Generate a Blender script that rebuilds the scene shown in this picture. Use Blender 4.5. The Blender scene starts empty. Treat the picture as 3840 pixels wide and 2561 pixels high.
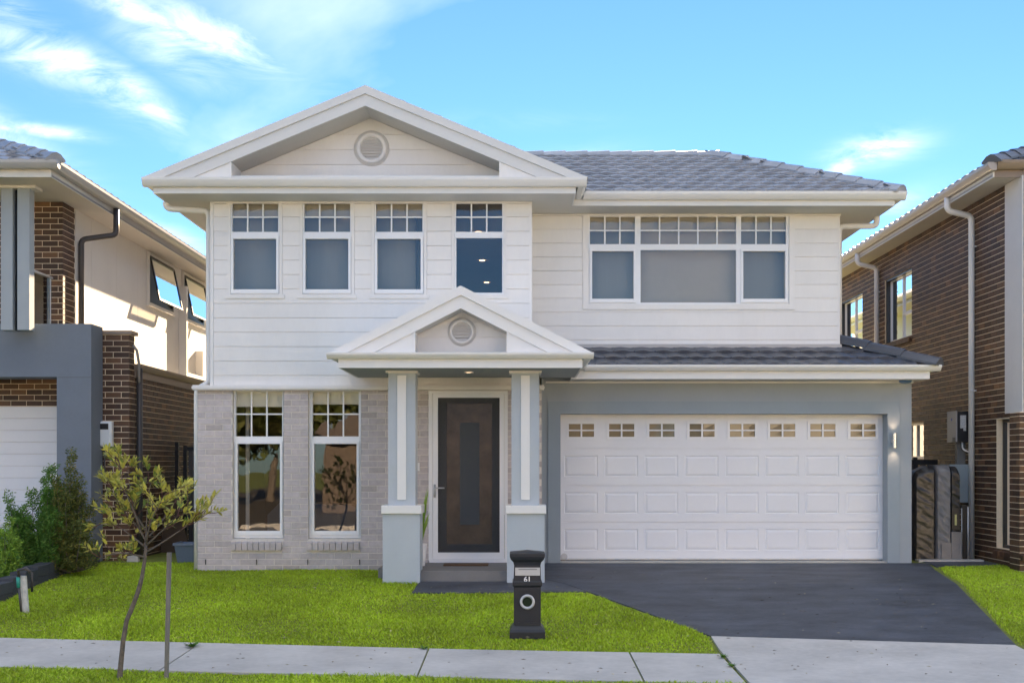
import bpy, math, random
import numpy as np
from mathutils import Vector, Matrix
random.seed(7); rng = np.random.default_rng(7)
S = bpy.context.scene
R = math.radians
# ------------------------------------------------------------------ camera, sky, sun, exposure
F, CU, CV, CZ = 4630.0, 1943.0, 1737.0, 2.0      # survey numbers: focal length in photo pixels, vanishing point, eye height
cam = bpy.data.cameras.new('camera'); co = bpy.data.objects.new('camera', cam); S.collection.objects.link(co)
cam.sensor_width = 36; cam.lens = 36*F/3840; cam.shift_x = -(CU-1920)/3840; cam.shift_y = (CV-1280.5)/3840
cam.clip_end = 3000; cam.clip_start = .05
co.location = (0, 0, CZ); co.rotation_euler = (R(90), 0, 0); S.camera = co
SUN = Vector((.169, .916, .36)).normalized()
EL = math.asin(SUN.z); AZ = math.atan2(SUN.x, SUN.y)
CLOFF = (19.11, -1.155, 0)  # shifts the added fill clouds overhead and behind, leaving the view mostly clear
W = bpy.data.worlds.new("World"); S.world = W; W.use_nodes = True
nt = W.node_tree; N = nt.nodes; L = nt.links; N.clear()
out = N.new('ShaderNodeOutputWorld'); bg = N.new('ShaderNodeBackground'); L.new(bg.outputs[0], out.inputs[0])
sky = N.new('ShaderNodeTexSky'); sky.sky_type = 'NISHITA'; sky.sun_disc = False
sky.sun_elevation = EL; sky.sun_rotation = AZ; sky.air_density = 1.0; sky.dust_density = 0.0; sky.ozone_density = 2.5
bg.inputs[1].default_value = 0.05
tc = N.new('ShaderNodeTexCoord')
def wmath(op, a, b=None, c=None):
    n = N.new('ShaderNodeMath'); n.operation = op
    for i, q in enumerate((a, b, c)):
        if q is None: continue
        if isinstance(q, (int, float)): n.inputs[i].default_value = q
        else: L.new(q, n.inputs[i])
    return n.outputs[0]
sep = N.new('ShaderNodeSeparateXYZ'); L.new(tc.outputs['Generated'], sep.inputs[0])
az_ = wmath('ARCTAN2', sep.outputs[0], sep.outputs[1]); el_ = wmath('ARCSINE', sep.outputs[2])
comb = N.new('ShaderNodeCombineXYZ'); L.new(az_, comb.inputs[0]); L.new(el_, comb.inputs[1])
def wnoise(scale, sx, sy, rot, detail=7, rough=.6, dist=.6, off=(0, 0, 0)):
    m = N.new('ShaderNodeMapping'); m.inputs['Rotation'].default_value = (0, 0, rot); m.inputs['Scale'].default_value = (sx, sy, 1); m.inputs['Location'].default_value = off
    L.new(comb.outputs[0], m.inputs[0]); n = N.new('ShaderNodeTexNoise'); n.inputs['Scale'].default_value = scale
    n.inputs['Detail'].default_value = detail; n.inputs['Roughness'].default_value = rough; n.inputs['Distortion'].default_value = dist
    L.new(m.outputs[0], n.inputs[0]); return n.outputs[0]
# cirrus streaks: each a soft ellipse in azimuth/elevation broken up by fibrous noise, plus a cloud sheet added as fill light
streaks = [(-200, 420, 330, 62, -24, 1.0), (130, 190, 240, 60, -18, 1.0), (330, 270, 210, 52, -30, 1.0), (520, 360, 150, 46, -34, 1.05), (60, 60, 120, 40, -20, .5),
           (560, 70, 330, 40, -20, 1.0), (800, 150, 260, 62, -18, 1.0), (640, 190, 200, 60, -24, .6), (170, 492, 130, 18, -2, 1.1), (30, 485, 60, 14, -4, .9),
           (3290, 560, 130, 40, 8, 1.15), (3170, 610, 60, 34, 30, 1.0), (3300, 790, 150, 40, 18, .55),
           (2150, 590, 200, 40, 4, .14), (640, 880, 130, 30, -20, .5), (700, 960, 120, 40, -10, .5), (3100, 930, 120, 30, 14, .4), (1900, 460, 300, 30, 0, .10)]
fib = wnoise(9, 1.0, 3.2, R(24), 9, .66, 1.1)
fibm = wmath('MULTIPLY', wmath('SUBTRACT', fib, .34), 3.0)
tot = None
for (u, v, a, b, rot, amt) in streaks:
    ax = math.atan2(u-CU, F); ev = math.atan2((CV-v), math.hypot(F, u-CU))
    dx = wmath('SUBTRACT', az_, ax); dy = wmath('SUBTRACT', el_, ev); c, s_ = math.cos(R(rot)), math.sin(R(rot))
    p = wmath('ADD', wmath('MULTIPLY', dx, c*F/a), wmath('MULTIPLY', dy, s_*F/a))
    q = wmath('ADD', wmath('MULTIPLY', dx, -s_*F/b), wmath('MULTIPLY', dy, c*F/b))
    r2 = wmath('ADD', wmath('MULTIPLY', p, p), wmath('MULTIPLY', q, q))
    g = wmath('MULTIPLY', wmath('POWER', 2.718, wmath('MULTIPLY', r2, -.8)), amt*.62)
    tot = g if tot is None else wmath('MAXIMUM', tot, g)
cl = wmath('MULTIPLY', tot, wmath('ADD', wmath('MULTIPLY', fibm, 1.25), -.08))
# cloud sheet added for fill light, set to lie mostly overhead and behind the camera, laid out on a plane overhead so that it foreshortens towards the horizon
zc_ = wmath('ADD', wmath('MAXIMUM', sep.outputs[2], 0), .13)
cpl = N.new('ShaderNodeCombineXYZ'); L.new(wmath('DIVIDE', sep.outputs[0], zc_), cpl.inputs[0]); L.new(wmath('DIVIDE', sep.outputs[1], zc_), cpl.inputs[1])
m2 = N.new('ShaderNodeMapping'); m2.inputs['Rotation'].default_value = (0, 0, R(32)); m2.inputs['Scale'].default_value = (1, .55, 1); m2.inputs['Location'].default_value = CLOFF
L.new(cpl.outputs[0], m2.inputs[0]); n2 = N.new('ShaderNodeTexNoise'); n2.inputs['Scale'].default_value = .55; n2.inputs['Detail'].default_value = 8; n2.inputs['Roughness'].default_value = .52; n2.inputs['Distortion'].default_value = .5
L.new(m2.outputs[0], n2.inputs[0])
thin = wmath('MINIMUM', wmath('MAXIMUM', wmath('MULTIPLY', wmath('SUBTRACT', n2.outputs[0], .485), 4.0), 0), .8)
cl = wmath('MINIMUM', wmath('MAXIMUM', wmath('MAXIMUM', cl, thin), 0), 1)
tint = N.new('ShaderNodeMix'); tint.data_type = 'RGBA'; tint.blend_type = 'MULTIPLY'; tint.inputs[0].default_value = 1
L.new(sky.outputs[0], tint.inputs[6]); tint.inputs[7].default_value = (.33, .46, .62, 1)
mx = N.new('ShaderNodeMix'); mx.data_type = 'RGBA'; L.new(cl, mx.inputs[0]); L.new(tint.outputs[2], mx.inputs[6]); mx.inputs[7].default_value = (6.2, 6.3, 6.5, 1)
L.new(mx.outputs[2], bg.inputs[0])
ld = bpy.data.lights.new('sun', 'SUN'); ld.energy = 4.5; ld.angle = R(.5); ld.color = (1, .74, .47)
lo = bpy.data.objects.new('sun', ld); S.collection.objects.link(lo); lo.rotation_euler = SUN.to_track_quat('Z', 'Y').to_euler(); lo.location = (5, 30, 30)
S.view_settings.view_transform = 'Standard'; S.view_settings.look = 'None'; S.view_settings.exposure = 2.8; S.view_settings.gamma = 1
S.view_settings.use_curve_mapping = False

# ------------------------------------------------------------------ helpers
def X(u, d): return (u-CU)*d/F
def Z(v, d): return CZ+(CV-v)*d/F
GP = [(-300, 0), (7.5, 0), (10.9, .08), (12.37, .117), (15.8, .455), (17.3, .494), (17.95, .545), (400, .545)]
def G(y): return float(np.interp(y, [a for a, b in GP], [b for a, b in GP]))
def ground_at(u, v):
    d = 15.
    for _ in range(60): d = .5*d + .5*(CZ-G(d))*F/(v-CV)
    return X(u, d), d
WL = {}
def link(o, parent=None, wl=(0, 0, 0)):
    S.collection.objects.link(o); WL[o.name] = Vector(wl)
    if parent is not None:
        o.parent = parent; o.location = Vector(wl)-WL[parent.name]
    else: o.location = wl
    return o
def tag(o, label=None, cat=None, group=None, kind=None):
    if label: o['label'] = label
    if cat: o['category'] = cat
    if group: o['group'] = group
    if kind: o['kind'] = kind
    return o
def thing(name, loc, label, cat, group=None):
    o = bpy.data.objects.new(name, None); o.empty_display_size = .1
    link(o, None, loc); return tag(o, label, cat, group)
def inst(name, mesh, parent, loc, rot=(0, 0, 0), scale=None):
    o = bpy.data.objects.new(name, mesh); link(o, parent, loc); o.rotation_euler = rot
    if scale: o.scale = scale
    return o
class MB:
    def __init__(s): s.v = []; s.f = []
    def add(s, vs, fs):
        n = len(s.v); s.v += [tuple(p) for p in vs]; s.f += [tuple(i+n for i in f) for f in fs]; return s
    def box(s, x0, x1, y0, y1, z0, z1):
        if x0 > x1: x0, x1 = x1, x0
        if y0 > y1: y0, y1 = y1, y0
        if z0 > z1: z0, z1 = z1, z0
        return s.add([(x0,y0,z0),(x1,y0,z0),(x1,y1,z0),(x0,y1,z0),(x0,y0,z1),(x1,y0,z1),(x1,y1,z1),(x0,y1,z1)],
                     [(0,3,2,1),(4,5,6,7),(0,1,5,4),(1,2,6,5),(2,3,7,6),(3,0,4,7)])
    def hex(s, a, b):   # two quads, a (bottom ring) b (top ring)
        return s.add(list(a)+list(b), [(3,2,1,0),(4,5,6,7),(0,1,5,4),(1,2,6,5),(2,3,7,6),(3,0,4,7)])
    def cbox(s, x0, x1, y0, y1, z0, z1, c=.004):  # front (low-y) face chamfered
        if x0 > x1: x0, x1 = x1, x0
        return s.add([(x0+c,y0,z0+c),(x1-c,y0,z0+c),(x1-c,y0,z1-c),(x0+c,y0,z1-c),(x0,y0+c,z0),(x1,y0+c,z0),(x1,y0+c,z1),(x0,y0+c,z1),
                      (x0,y1,z0),(x1,y1,z0),(x1,y1,z1),(x0,y1,z1)],
                     [(0,1,2,3),(0,4,5,1),(1,5,6,2),(2,6,7,3),(3,7,4,0),(4,8,9,5),(5,9,10,6),(6,10,11,7),(7,11,8,4),(11,10,9,8)])
    def prism(s, poly, a, b, ax='y'):   # poly: list of 2D points; extruded along axis
        n = len(poly)
        def mk(p, t): return (p[0], t, p[1]) if ax == 'y' else ((t, p[0], p[1]) if ax == 'x' else (p[0], p[1], t))
        vs = [mk(p, a) for p in poly]+[mk(p, b) for p in poly]
        return s.add(vs, [tuple(range(n)), tuple(range(2*n-1, n-1, -1))]+[(i, i+n, (i+1) % n+n, (i+1) % n) for i in range(n)])
    def tube(s, pts, r, n=8, cap=True):
        pts = [Vector(p) for p in pts]; rs = r if isinstance(r, (list, tuple)) else [r]*len(pts); base = len(s.v); up = None
        for i, p in enumerate(pts):
            t = (pts[min(i+1, len(pts)-1)]-pts[max(i-1, 0)]).normalized()
            if up is None: up = t.orthogonal().normalized()
            up = (up-t*up.dot(t)).normalized(); w = t.cross(up)
            for k in range(n):
                a = 2*math.pi*k/n; s.v.append(tuple(p+(up*math.cos(a)+w*math.sin(a))*rs[i]))
        for i in range(len(pts)-1):
            for k in range(n):
                a = base+i*n+k; b = base+i*n+(k+1) % n; s.f.append((a, b, b+n, a+n))
        if cap: s.f.append(tuple(base+k for k in range(n-1, -1, -1))); s.f.append(tuple(base+(len(pts)-1)*n+k for k in range(n)))
        return s
    def lathe(s, prof, c, n=24, ax='z'):   # prof: (r, h)
        base = len(s.v)
        for (r, h) in prof:
            for k in range(n):
                a = 2*math.pi*k/n; p, q = r*math.cos(a), r*math.sin(a)
                s.v.append((c[0]+p, c[1]+q, c[2]+h) if ax == 'z' else (c[0]+p, c[1]+h, c[2]+q))
        for i in range(len(prof)-1):
            for k in range(n):
                a = base+i*n+k; b = base+i*n+(k+1) % n; s.f.append((a, b, b+n, a+n))
        return s
    def rect_holes(s, x0, x1, z0, z1, holes, ya, yb, fn=None):
        xs = sorted({x0, x1}|{min(max(h[i], x0), x1) for h in holes for i in (0, 1)})
        for a, b in zip(xs, xs[1:]):
            if b-a < 1e-5: continue
            hs = sorted([(max(h[2], z0), min(h[3], z1)) for h in holes if h[0] < (a+b)/2 < h[1] and h[3] > z0 and h[2] < z1])
            z = z0
            for (c, d) in hs+[(z1, z1)]:
                if c-z > 1e-5: (fn or s.box)(a, b, ya, yb, z, c)
                z = max(z, d)
        return s
    def build(s, name, m, parent=None, smooth=False, mods=None):
        me = bpy.data.meshes.new(name); me.from_pydata(s.v, [], s.f); me.update()
        if m: me.materials.append(m)
        if smooth:
            me.polygons.foreach_set('use_smooth', [True]*len(me.polygons))
        o = bpy.data.objects.new(name, me); return link(o, parent)
def fast_mesh(name, verts, tris, m):   # numpy arrays
    me = bpy.data.meshes.new(name); n = len(verts); k = len(tris); w = tris.shape[1]
    me.vertices.add(n); me.vertices.foreach_set('co', verts.astype(np.float32).ravel())
    me.loops.add(k*w); me.loops.foreach_set('vertex_index', tris.astype(np.int32).ravel())
    me.polygons.add(k); me.polygons.foreach_set('loop_start', np.arange(0, k*w, w, dtype=np.int32)); me.polygons.foreach_set('loop_total', np.full(k, w, dtype=np.int32))
    me.update(calc_edges=True); me.materials.append(m); return me
# ------------------------------------------------------------------ materials
MT = {}
def mat(name, col, rough=.6, var=.08, scale=3., bump=0., bscale=60., metal=0., spec=.5, island=0., col2=None, c2amt=.5, stretch=(1,1,1), coat=0., trans=0.):
    m = bpy.data.materials.new(name); m.use_nodes = True; t = m.node_tree; n = t.nodes; l = t.links; b = n['Principled BSDF']
    b.inputs['Roughness'].default_value = rough; b.inputs['Metallic'].default_value = metal; b.inputs['Specular IOR Level'].default_value = spec
    b.inputs['Coat Weight'].default_value = coat
    g = n.new('ShaderNodeNewGeometry'); mp = n.new('ShaderNodeMapping'); mp.inputs['Scale'].default_value = stretch; l.new(g.outputs['Position'], mp.inputs[0])
    no = n.new('ShaderNodeTexNoise'); no.inputs['Scale'].default_value = scale; no.inputs['Detail'].default_value = 6; l.new(mp.outputs[0], no.inputs[0])
    def mm(op, a, c):
        q = n.new('ShaderNodeMath'); q.operation = op
        for i, e in enumerate((a, c)):
            if isinstance(e, (int, float)): q.inputs[i].default_value = e
            else: l.new(e, q.inputs[i])
        return q.outputs[0]
    fac = mm('ADD', mm('MULTIPLY', mm('SUBTRACT', no.outputs[0], .5), var*4), 1.0)
    no3 = n.new('ShaderNodeTexNoise'); no3.inputs['Scale'].default_value = scale*9; no3.inputs['Detail'].default_value = 5; l.new(mp.outputs[0], no3.inputs[0])
    fac = mm('ADD', fac, mm('MULTIPLY', mm('SUBTRACT', no3.outputs[0], .5), var*1.8))
    base = None
    if island > 0 or col2:
        oi = n.new('ShaderNodeObjectInfo'); rnd = mm('FRACT', mm('ADD', oi.outputs['Random'], mm('MULTIPLY', g.outputs['Random Per Island'], 7.13)), 0)
        if island > 0: fac = mm('MULTIPLY', fac, mm('ADD', mm('MULTIPLY', rnd, 2*island), 1-island))
    if col2:
        rp = n.new('ShaderNodeMix'); rp.data_type = 'RGBA'
        f2 = mm('MAXIMUM', mm('MINIMUM', mm('MULTIPLY', mm('SUBTRACT', mm('FRACT', mm('MULTIPLY', rnd, 5.7), 0), 1-c2amt), 4.), 1.), 0.)
        l.new(f2, rp.inputs[0]); rp.inputs[6].default_value = (*col, 1); rp.inputs[7].default_value = (*col2, 1); base = rp.outputs[2]
    mul = n.new('ShaderNodeVectorMath'); mul.operation = 'SCALE'
    if base: l.new(base, mul.inputs[0])
    else: mul.inputs[0].default_value = col
    l.new(fac, mul.inputs['Scale']); l.new(mul.outputs[0], b.inputs['Base Color'])
    if bump > 0:
        n2 = n.new('ShaderNodeTexNoise'); n2.inputs['Scale'].default_value = bscale; n2.inputs['Detail'].default_value = 4; l.new(mp.outputs[0], n2.inputs[0])
        bp = n.new('ShaderNodeBump'); bp.inputs['Strength'].default_value = bump; bp.inputs['Distance'].default_value = .01; l.new(n2.outputs[0], bp.inputs['Height']); l.new(bp.outputs[0], b.inputs['Normal'])
    if trans > 0:
        tr = n.new('ShaderNodeBsdfTranslucent'); l.new(mul.outputs[0], tr.inputs[0]); ms = n.new('ShaderNodeMixShader'); ms.inputs[0].default_value = trans
        l.new(b.outputs[0], ms.inputs[1]); l.new(tr.outputs[0], ms.inputs[2]); l.new(ms.outputs[0], n['Material Output'].inputs[0])
    MT[name] = m; return m
def glassmat(name, tint=(.75,.8,.82), refl=.07, k=1.5, wave=.0):
    m = bpy.data.materials.new(name); m.use_nodes = True; t = m.node_tree; n = t.nodes; l = t.links; n.clear()
    o = n.new('ShaderNodeOutputMaterial'); ms = n.new('ShaderNodeMixShader'); a = n.new('ShaderNodeBsdfTransparent'); a.inputs[0].default_value = (*tint, 1)
    gl = n.new('ShaderNodeBsdfGlossy'); gl.inputs['Roughness'].default_value = .01; gl.inputs[0].default_value = (.95,.97,1,1)
    fr = n.new('ShaderNodeFresnel'); fr.inputs[0].default_value = 1.5; q = n.new('ShaderNodeMath'); q.operation = 'MULTIPLY_ADD'; q.inputs[1].default_value = k; q.inputs[2].default_value = refl; q.use_clamp = True
    l.new(fr.outputs[0], q.inputs[0]); l.new(q.outputs[0], ms.inputs[0]); l.new(a.outputs[0], ms.inputs[1]); l.new(gl.outputs[0], ms.inputs[2]); l.new(ms.outputs[0], o.inputs[0])
    if wave:
        g = n.new('ShaderNodeNewGeometry'); no = n.new('ShaderNodeTexNoise'); no.inputs['Scale'].default_value = 2.2; l.new(g.outputs['Position'], no.inputs[0])
        bp = n.new('ShaderNodeBump'); bp.inputs['Strength'].default_value = wave; bp.inputs['Distance'].default_value = .02; l.new(no.outputs[0], bp.inputs['Height']); l.new(bp.outputs[0], gl.inputs['Normal'])
    MT[name] = m; return m
def emis(name, col, st):
    m = bpy.data.materials.new(name); m.use_nodes = True; b = m.node_tree.nodes['Principled BSDF']; b.inputs['Base Color'].default_value = (*col, 1)
    b.inputs['Emission Color'].default_value = (*col, 1); b.inputs['Emission Strength'].default_value = st; MT[name] = m; return m
white = mat('white_paint', (.80,.795,.78), .5, .02, 1.2, .05, 150)
board = mat('board_paint', (.80,.79,.77), .55, .035, 2.4, .12, 90, island=.018, stretch=(1,1,.35))
gutterm = mat('gutter_paint', (.74,.735,.72), .35, .02, 3)
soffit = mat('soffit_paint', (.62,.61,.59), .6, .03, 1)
barge = mat('barge_paint', (.66,.655,.64), .4, .02, 2)
frame = mat('window_frame_white', (.83,.84,.85), .3, .01, 2)
brickm = mat('light_grey_brick', (.52,.475,.475), .8, .12, 14, .4, 110, island=.09, col2=(.40,.355,.33), c2amt=.2)
mortar = mat('pale_mortar', (.68,.64,.58), .9, .07, 30, .4, 150)
dbrick = mat('dark_brown_brick', (.072,.036,.020), .6, .14, 14, .4, 100, island=.36, col2=(.15,.075,.035), c2amt=.3)
dmortar = mat('cream_mortar', (.80,.66,.48), .9, .07, 30, .4, 150)
render_blue = mat('pale_blue_grey_render', (.475,.525,.57), .85, .03, 3, .25, 260)
render_grey = mat('grey_render', (.35,.39,.42), .85, .03, 3, .25, 260)
portalm = mat('slate_grey_render', (.16,.19,.235), .8, .05, 3, .3, 260)
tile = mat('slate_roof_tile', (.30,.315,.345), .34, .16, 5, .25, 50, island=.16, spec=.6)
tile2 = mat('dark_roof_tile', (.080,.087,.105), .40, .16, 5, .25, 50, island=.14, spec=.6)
glass = glassmat('window_glass', (.93,.93,.90), .025, 1.2, .05)
glassclear = glassmat('clear_glass', (.93,.96,.95), .03, 1.0)
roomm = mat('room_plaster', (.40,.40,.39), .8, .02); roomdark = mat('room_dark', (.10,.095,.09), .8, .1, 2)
blind = mat('cream_blind', (.85,.83,.74), .8, .02, 4); blind2 = mat('grey_blind', (.50,.46,.36), .8, .02, 4)
garagem = mat('garage_door_white', (.82,.83,.85), .45, .02, 2, .12, 400)
concrete = mat('pale_concrete', (.50,.475,.44), .85, .16, 1.6, .35, 180)
asphalt = mat('dark_driveway', (.060,.068,.086), .55, .50, 1.7, .6, 200, stretch=(1,2.2,1))
roadm = mat('road_asphalt', (.20,.195,.185), .85, .1, 2, .5, 200)
stepm = mat('porch_concrete', (.20,.195,.19), .8, .08, 5, .3, 200)
soil = mat('grass_soil', (.17,.20,.03), .95, .25, 5, .8, 60)
dark_frame = mat('black_frame', (.018,.018,.020), .35, .05)
steel = mat('brushed_steel', (.55,.56,.57), .42, .03, 20, metal=.5)
bronzegut = mat('grey_gutter', (.42,.41,.40), .35, .03, 3)
whitewall = mat('white_cladding', (.74,.72,.68), .6, .03, 1.5, .1, 80)
pipewhite = mat('pipe_white', (.82,.81,.79), .4, .02)
pipedark = mat('pipe_dark', (.06,.055,.055), .4, .05)
blackfence = mat('black_fence_steel', (.02,.02,.022), .45, .1, 3)
fencegrey = mat('grey_fence_steel', (.09,.085,.085), .45, .1, 3)
timber = mat('weathered_timber', (.20,.19,.175), .85, .2, 6, .5, 60, stretch=(6,6,.6))
rust = mat('brown_board', (.10,.065,.04), .85, .2, 5, .3, 80)
bark = mat('grey_bark', (.15,.125,.105), .9, .3, 25, .9, 90)
warmbulb = emis('warm_lamp', (1, .70, .42), .55)
# ------------------------------------------------------------------ setting
def sheet(name, poly, h, m, parent=None, kind='structure', thick=.0, ys=None):
    """flat polygon draped on the ground profile, cut into strips along y"""
    ys = sorted({p[1] for p in poly}|{b for b, _ in GP if min(p[1] for p in poly) < b < max(p[1] for p in poly)})
    def cut(y):
        xs = []
        for (x0, y0), (x1, y1) in zip(poly, poly[1:]+poly[:1]):
            if abs(y1-y0) < 1e-9: continue
            if min(y0, y1)-1e-9 <= y <= max(y0, y1)+1e-9: xs.append(x0+(x1-x0)*(y-y0)/(y1-y0))
        return min(xs), max(xs)
    b = MB(); e = 1e-6
    for ya, yb in zip(ys, ys[1:]):
        a0, a1 = cut(ya+e); b0, b1 = cut(yb-e); za, zb = G(ya)+h, G(yb)+h
        if thick: b.hex([(a0,ya,za-thick),(a1,ya,za-thick),(b1,yb,zb-thick),(b0,yb,zb-thick)], [(a0,ya,za),(a1,ya,za),(b1,yb,zb),(b0,yb,zb)])
        else: b.add([(a0,ya,za),(a1,ya,za),(b1,yb,zb),(b0,yb,zb)], [(0,1,2,3)])
    o = b.build(name, m, parent)
    if kind and parent is None: tag(o, kind=kind)
    return o
g = MB()
for (ya, za), (yb, zb) in zip(GP, GP[1:]):
    g.add([(-400,ya,za),(400,ya,za),(400,yb,zb),(-400,yb,zb)], [(0,1,2,3)])
tag(g.build('ground', soil), kind='structure')
tag(MB().box(-200, 200, -2.2, 7.2, -.14, -.10).add([(-200,-2.2,.004),(200,-2.2,.004),(200,7.2,.004),(-200,7.2,.004)], [(0,1,2,3)]).build('road', roadm), kind='structure')
tag(MB().box(-200, 200, 7.2, 7.45, -.05, .10).box(-200, 200, -2.45, -2.2, -.05, .10).build('kerb', concrete), kind='structure')
tag(MB().add([(-200,-60,.006),(200,-60,.006),(200,-2.45,.006),(-200,-2.45,.006)], [(0,1,2,3)]).build('opposite_ground', mat('dry_ground', (.075,.062,.045), .9, .15, 1)), kind='structure')
# footpath edges measured on the photo
def fy(x): return 12.32-.100*x
def ny(x): return 10.90-.115*x
fp = tag(MB().add([(-30,ny(-30),.05),(2,ny(2),.05),(2,fy(2),.05),(-30,fy(-30),.05)], [(0,1,2,3)]).build('footpath', soil), kind='structure')
jx = [-10.5, -7.9, -5.65, -3.28, -.90, 1.10, 1.985]
for a, b in zip(jx, jx[1:]):
    gg = .009
    P = [(a+gg, ny(a)), (b-gg, ny(b)), (b-gg, fy(b)), (a+gg, fy(a))]
    sheet('footpath_slab', P, .022, concrete, fp, thick=.08)
tag(sheet('apron', [(2.0, ny(2.0)-4), (5.6, ny(5.0)-4), (5.05, 12.55), (2.02, 12.93)], .022, concrete, thick=.08), kind='structure')
drv = [(2.05, 12.935), (5.07, 12.555), (5.95, 17.92), (.36, 17.92), (.36, 16.25), (.86, 15.3)]
drive = sheet('driveway', drv, .012, asphalt, thick=.05)
pp = [ground_at(1545, 2249), (.85, 15.27), (.355, 16.15), (.355, 16.25), ground_at(1577, 2186)]
pp = [(-1.31, 15.18), (.845, 15.27), (.35, 16.2), (-1.25, 16.2)]
sheet('porch_path', pp, .016, asphalt, thick=.05)
sheet('side_path', [(5.965, 17.6), (6.93, 17.6), (6.95, 26), (5.965, 26)], .010, asphalt, thick=.05)
# ------------------------------------------------------------------ grass
grassm = mat('grass_blade', (.44,.58,.03), .6, .30, .9, island=.38, col2=(.62,.55,.22), c2amt=.14, trans=.35)
def inpoly(x, y, poly):
    c = np.zeros(len(x), bool)
    for (x0, y0), (x1, y1) in zip(poly, poly[1:]+poly[:1]):
        if y0 == y1: continue
        k = ((y0 > y) != (y1 > y)) & (x < (x1-x0)*(y-y0)/(y1-y0)+x0); c ^= k
    return c
lawn = [(-6.12, fy(-6.12)+.005), (1.97, fy(1.97)+.01), (2.0, 12.95), (.84, 15.22), (-1.32, 15.13), (-1.27, 15.78), (-1.78, 15.8), (-1.8, 17.28), (-4.5, 17.28), (-4.6, 18.0), (-6.12, 18.1)]
verge = [(-7.5, 9.6), (1.95, 9.6), (1.95, ny(1.95)-.005), (-7.5, ny(-7.5)-.005)]
rlawn = [(5.12, 12.6), (9, 12.2), (9, 17.0), (6.98, 17.1), (6.96, 17.75), (5.99, 17.6)]
def blades(polys, dens, h0, h1):
    V = []; 
    for poly in polys:
        xs = [p[0] for p in poly]; ys = [p[1] for p in poly]; A = (max(xs)-min(xs))*(max(ys)-min(ys)); n = int(A*dens)
        x = rng.uniform(min(xs), max(xs), n); y = rng.uniform(min(ys), max(ys), n); k = inpoly(x+.014*np.sin(x*23)+rng.normal(0, .012, n), y+.018*np.sin(x*17)+.01*np.sin(x*41)+rng.normal(0, .014, n), poly); x, y = x[k], y[k]; n = len(x)
        z = np.interp(y, [a for a, b in GP], [b for a, b in GP]); a = rng.uniform(0, 2*np.pi, n); h = rng.uniform(h0, h1, n)*(.8+.4*np.sin(x*2.1+1)*np.sin(y*2.7)); w = rng.uniform(.0035, .007, n)
        la = rng.uniform(0, 2*np.pi, n); lm = rng.uniform(.3, 1.5, n)*h
        p0 = np.stack([x-np.cos(a)*w, y-np.sin(a)*w, z], 1); p1 = np.stack([x+np.cos(a)*w, y+np.sin(a)*w, z], 1)
        m0 = np.stack([x+np.cos(a)*w*.8+np.cos(la)*lm*.35, y+np.sin(a)*w*.8+np.sin(la)*lm*.35, z+h*.65], 1)
        m1 = np.stack([x-np.cos(a)*w*.8+np.cos(la)*lm*.35, y-np.sin(a)*w*.8+np.sin(la)*lm*.35, z+h*.65], 1)
        t = np.stack([x+np.cos(la)*lm, y+np.sin(la)*lm, z+h], 1)
        V.append(np.stack([p0, p1, m0, m1, t], 1))
    V = np.concatenate(V).reshape(-1, 3); n = len(V)//5; i = np.arange(n)[:, None]*5
    T = np.concatenate([i+[0, 1, 2], i+[0, 2, 3], i+[3, 2, 4]], 1).reshape(-1, 3); return V, T
V, T = blades([lawn, rlawn], 4200, .022, .048)
tag(link(bpy.data.objects.new('lawn_grass', fast_mesh('lawn_grass', V, T, grassm))), 'bright green mown lawn in front of the houses', 'grass', kind='stuff')
V, T = blades([verge], 4000, .025, .055)
tag(link(bpy.data.objects.new('verge_grass', fast_mesh('verge_grass', V, T, grassm))), 'strip of green grass between footpath and kerb', 'grass', kind='stuff')

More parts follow.
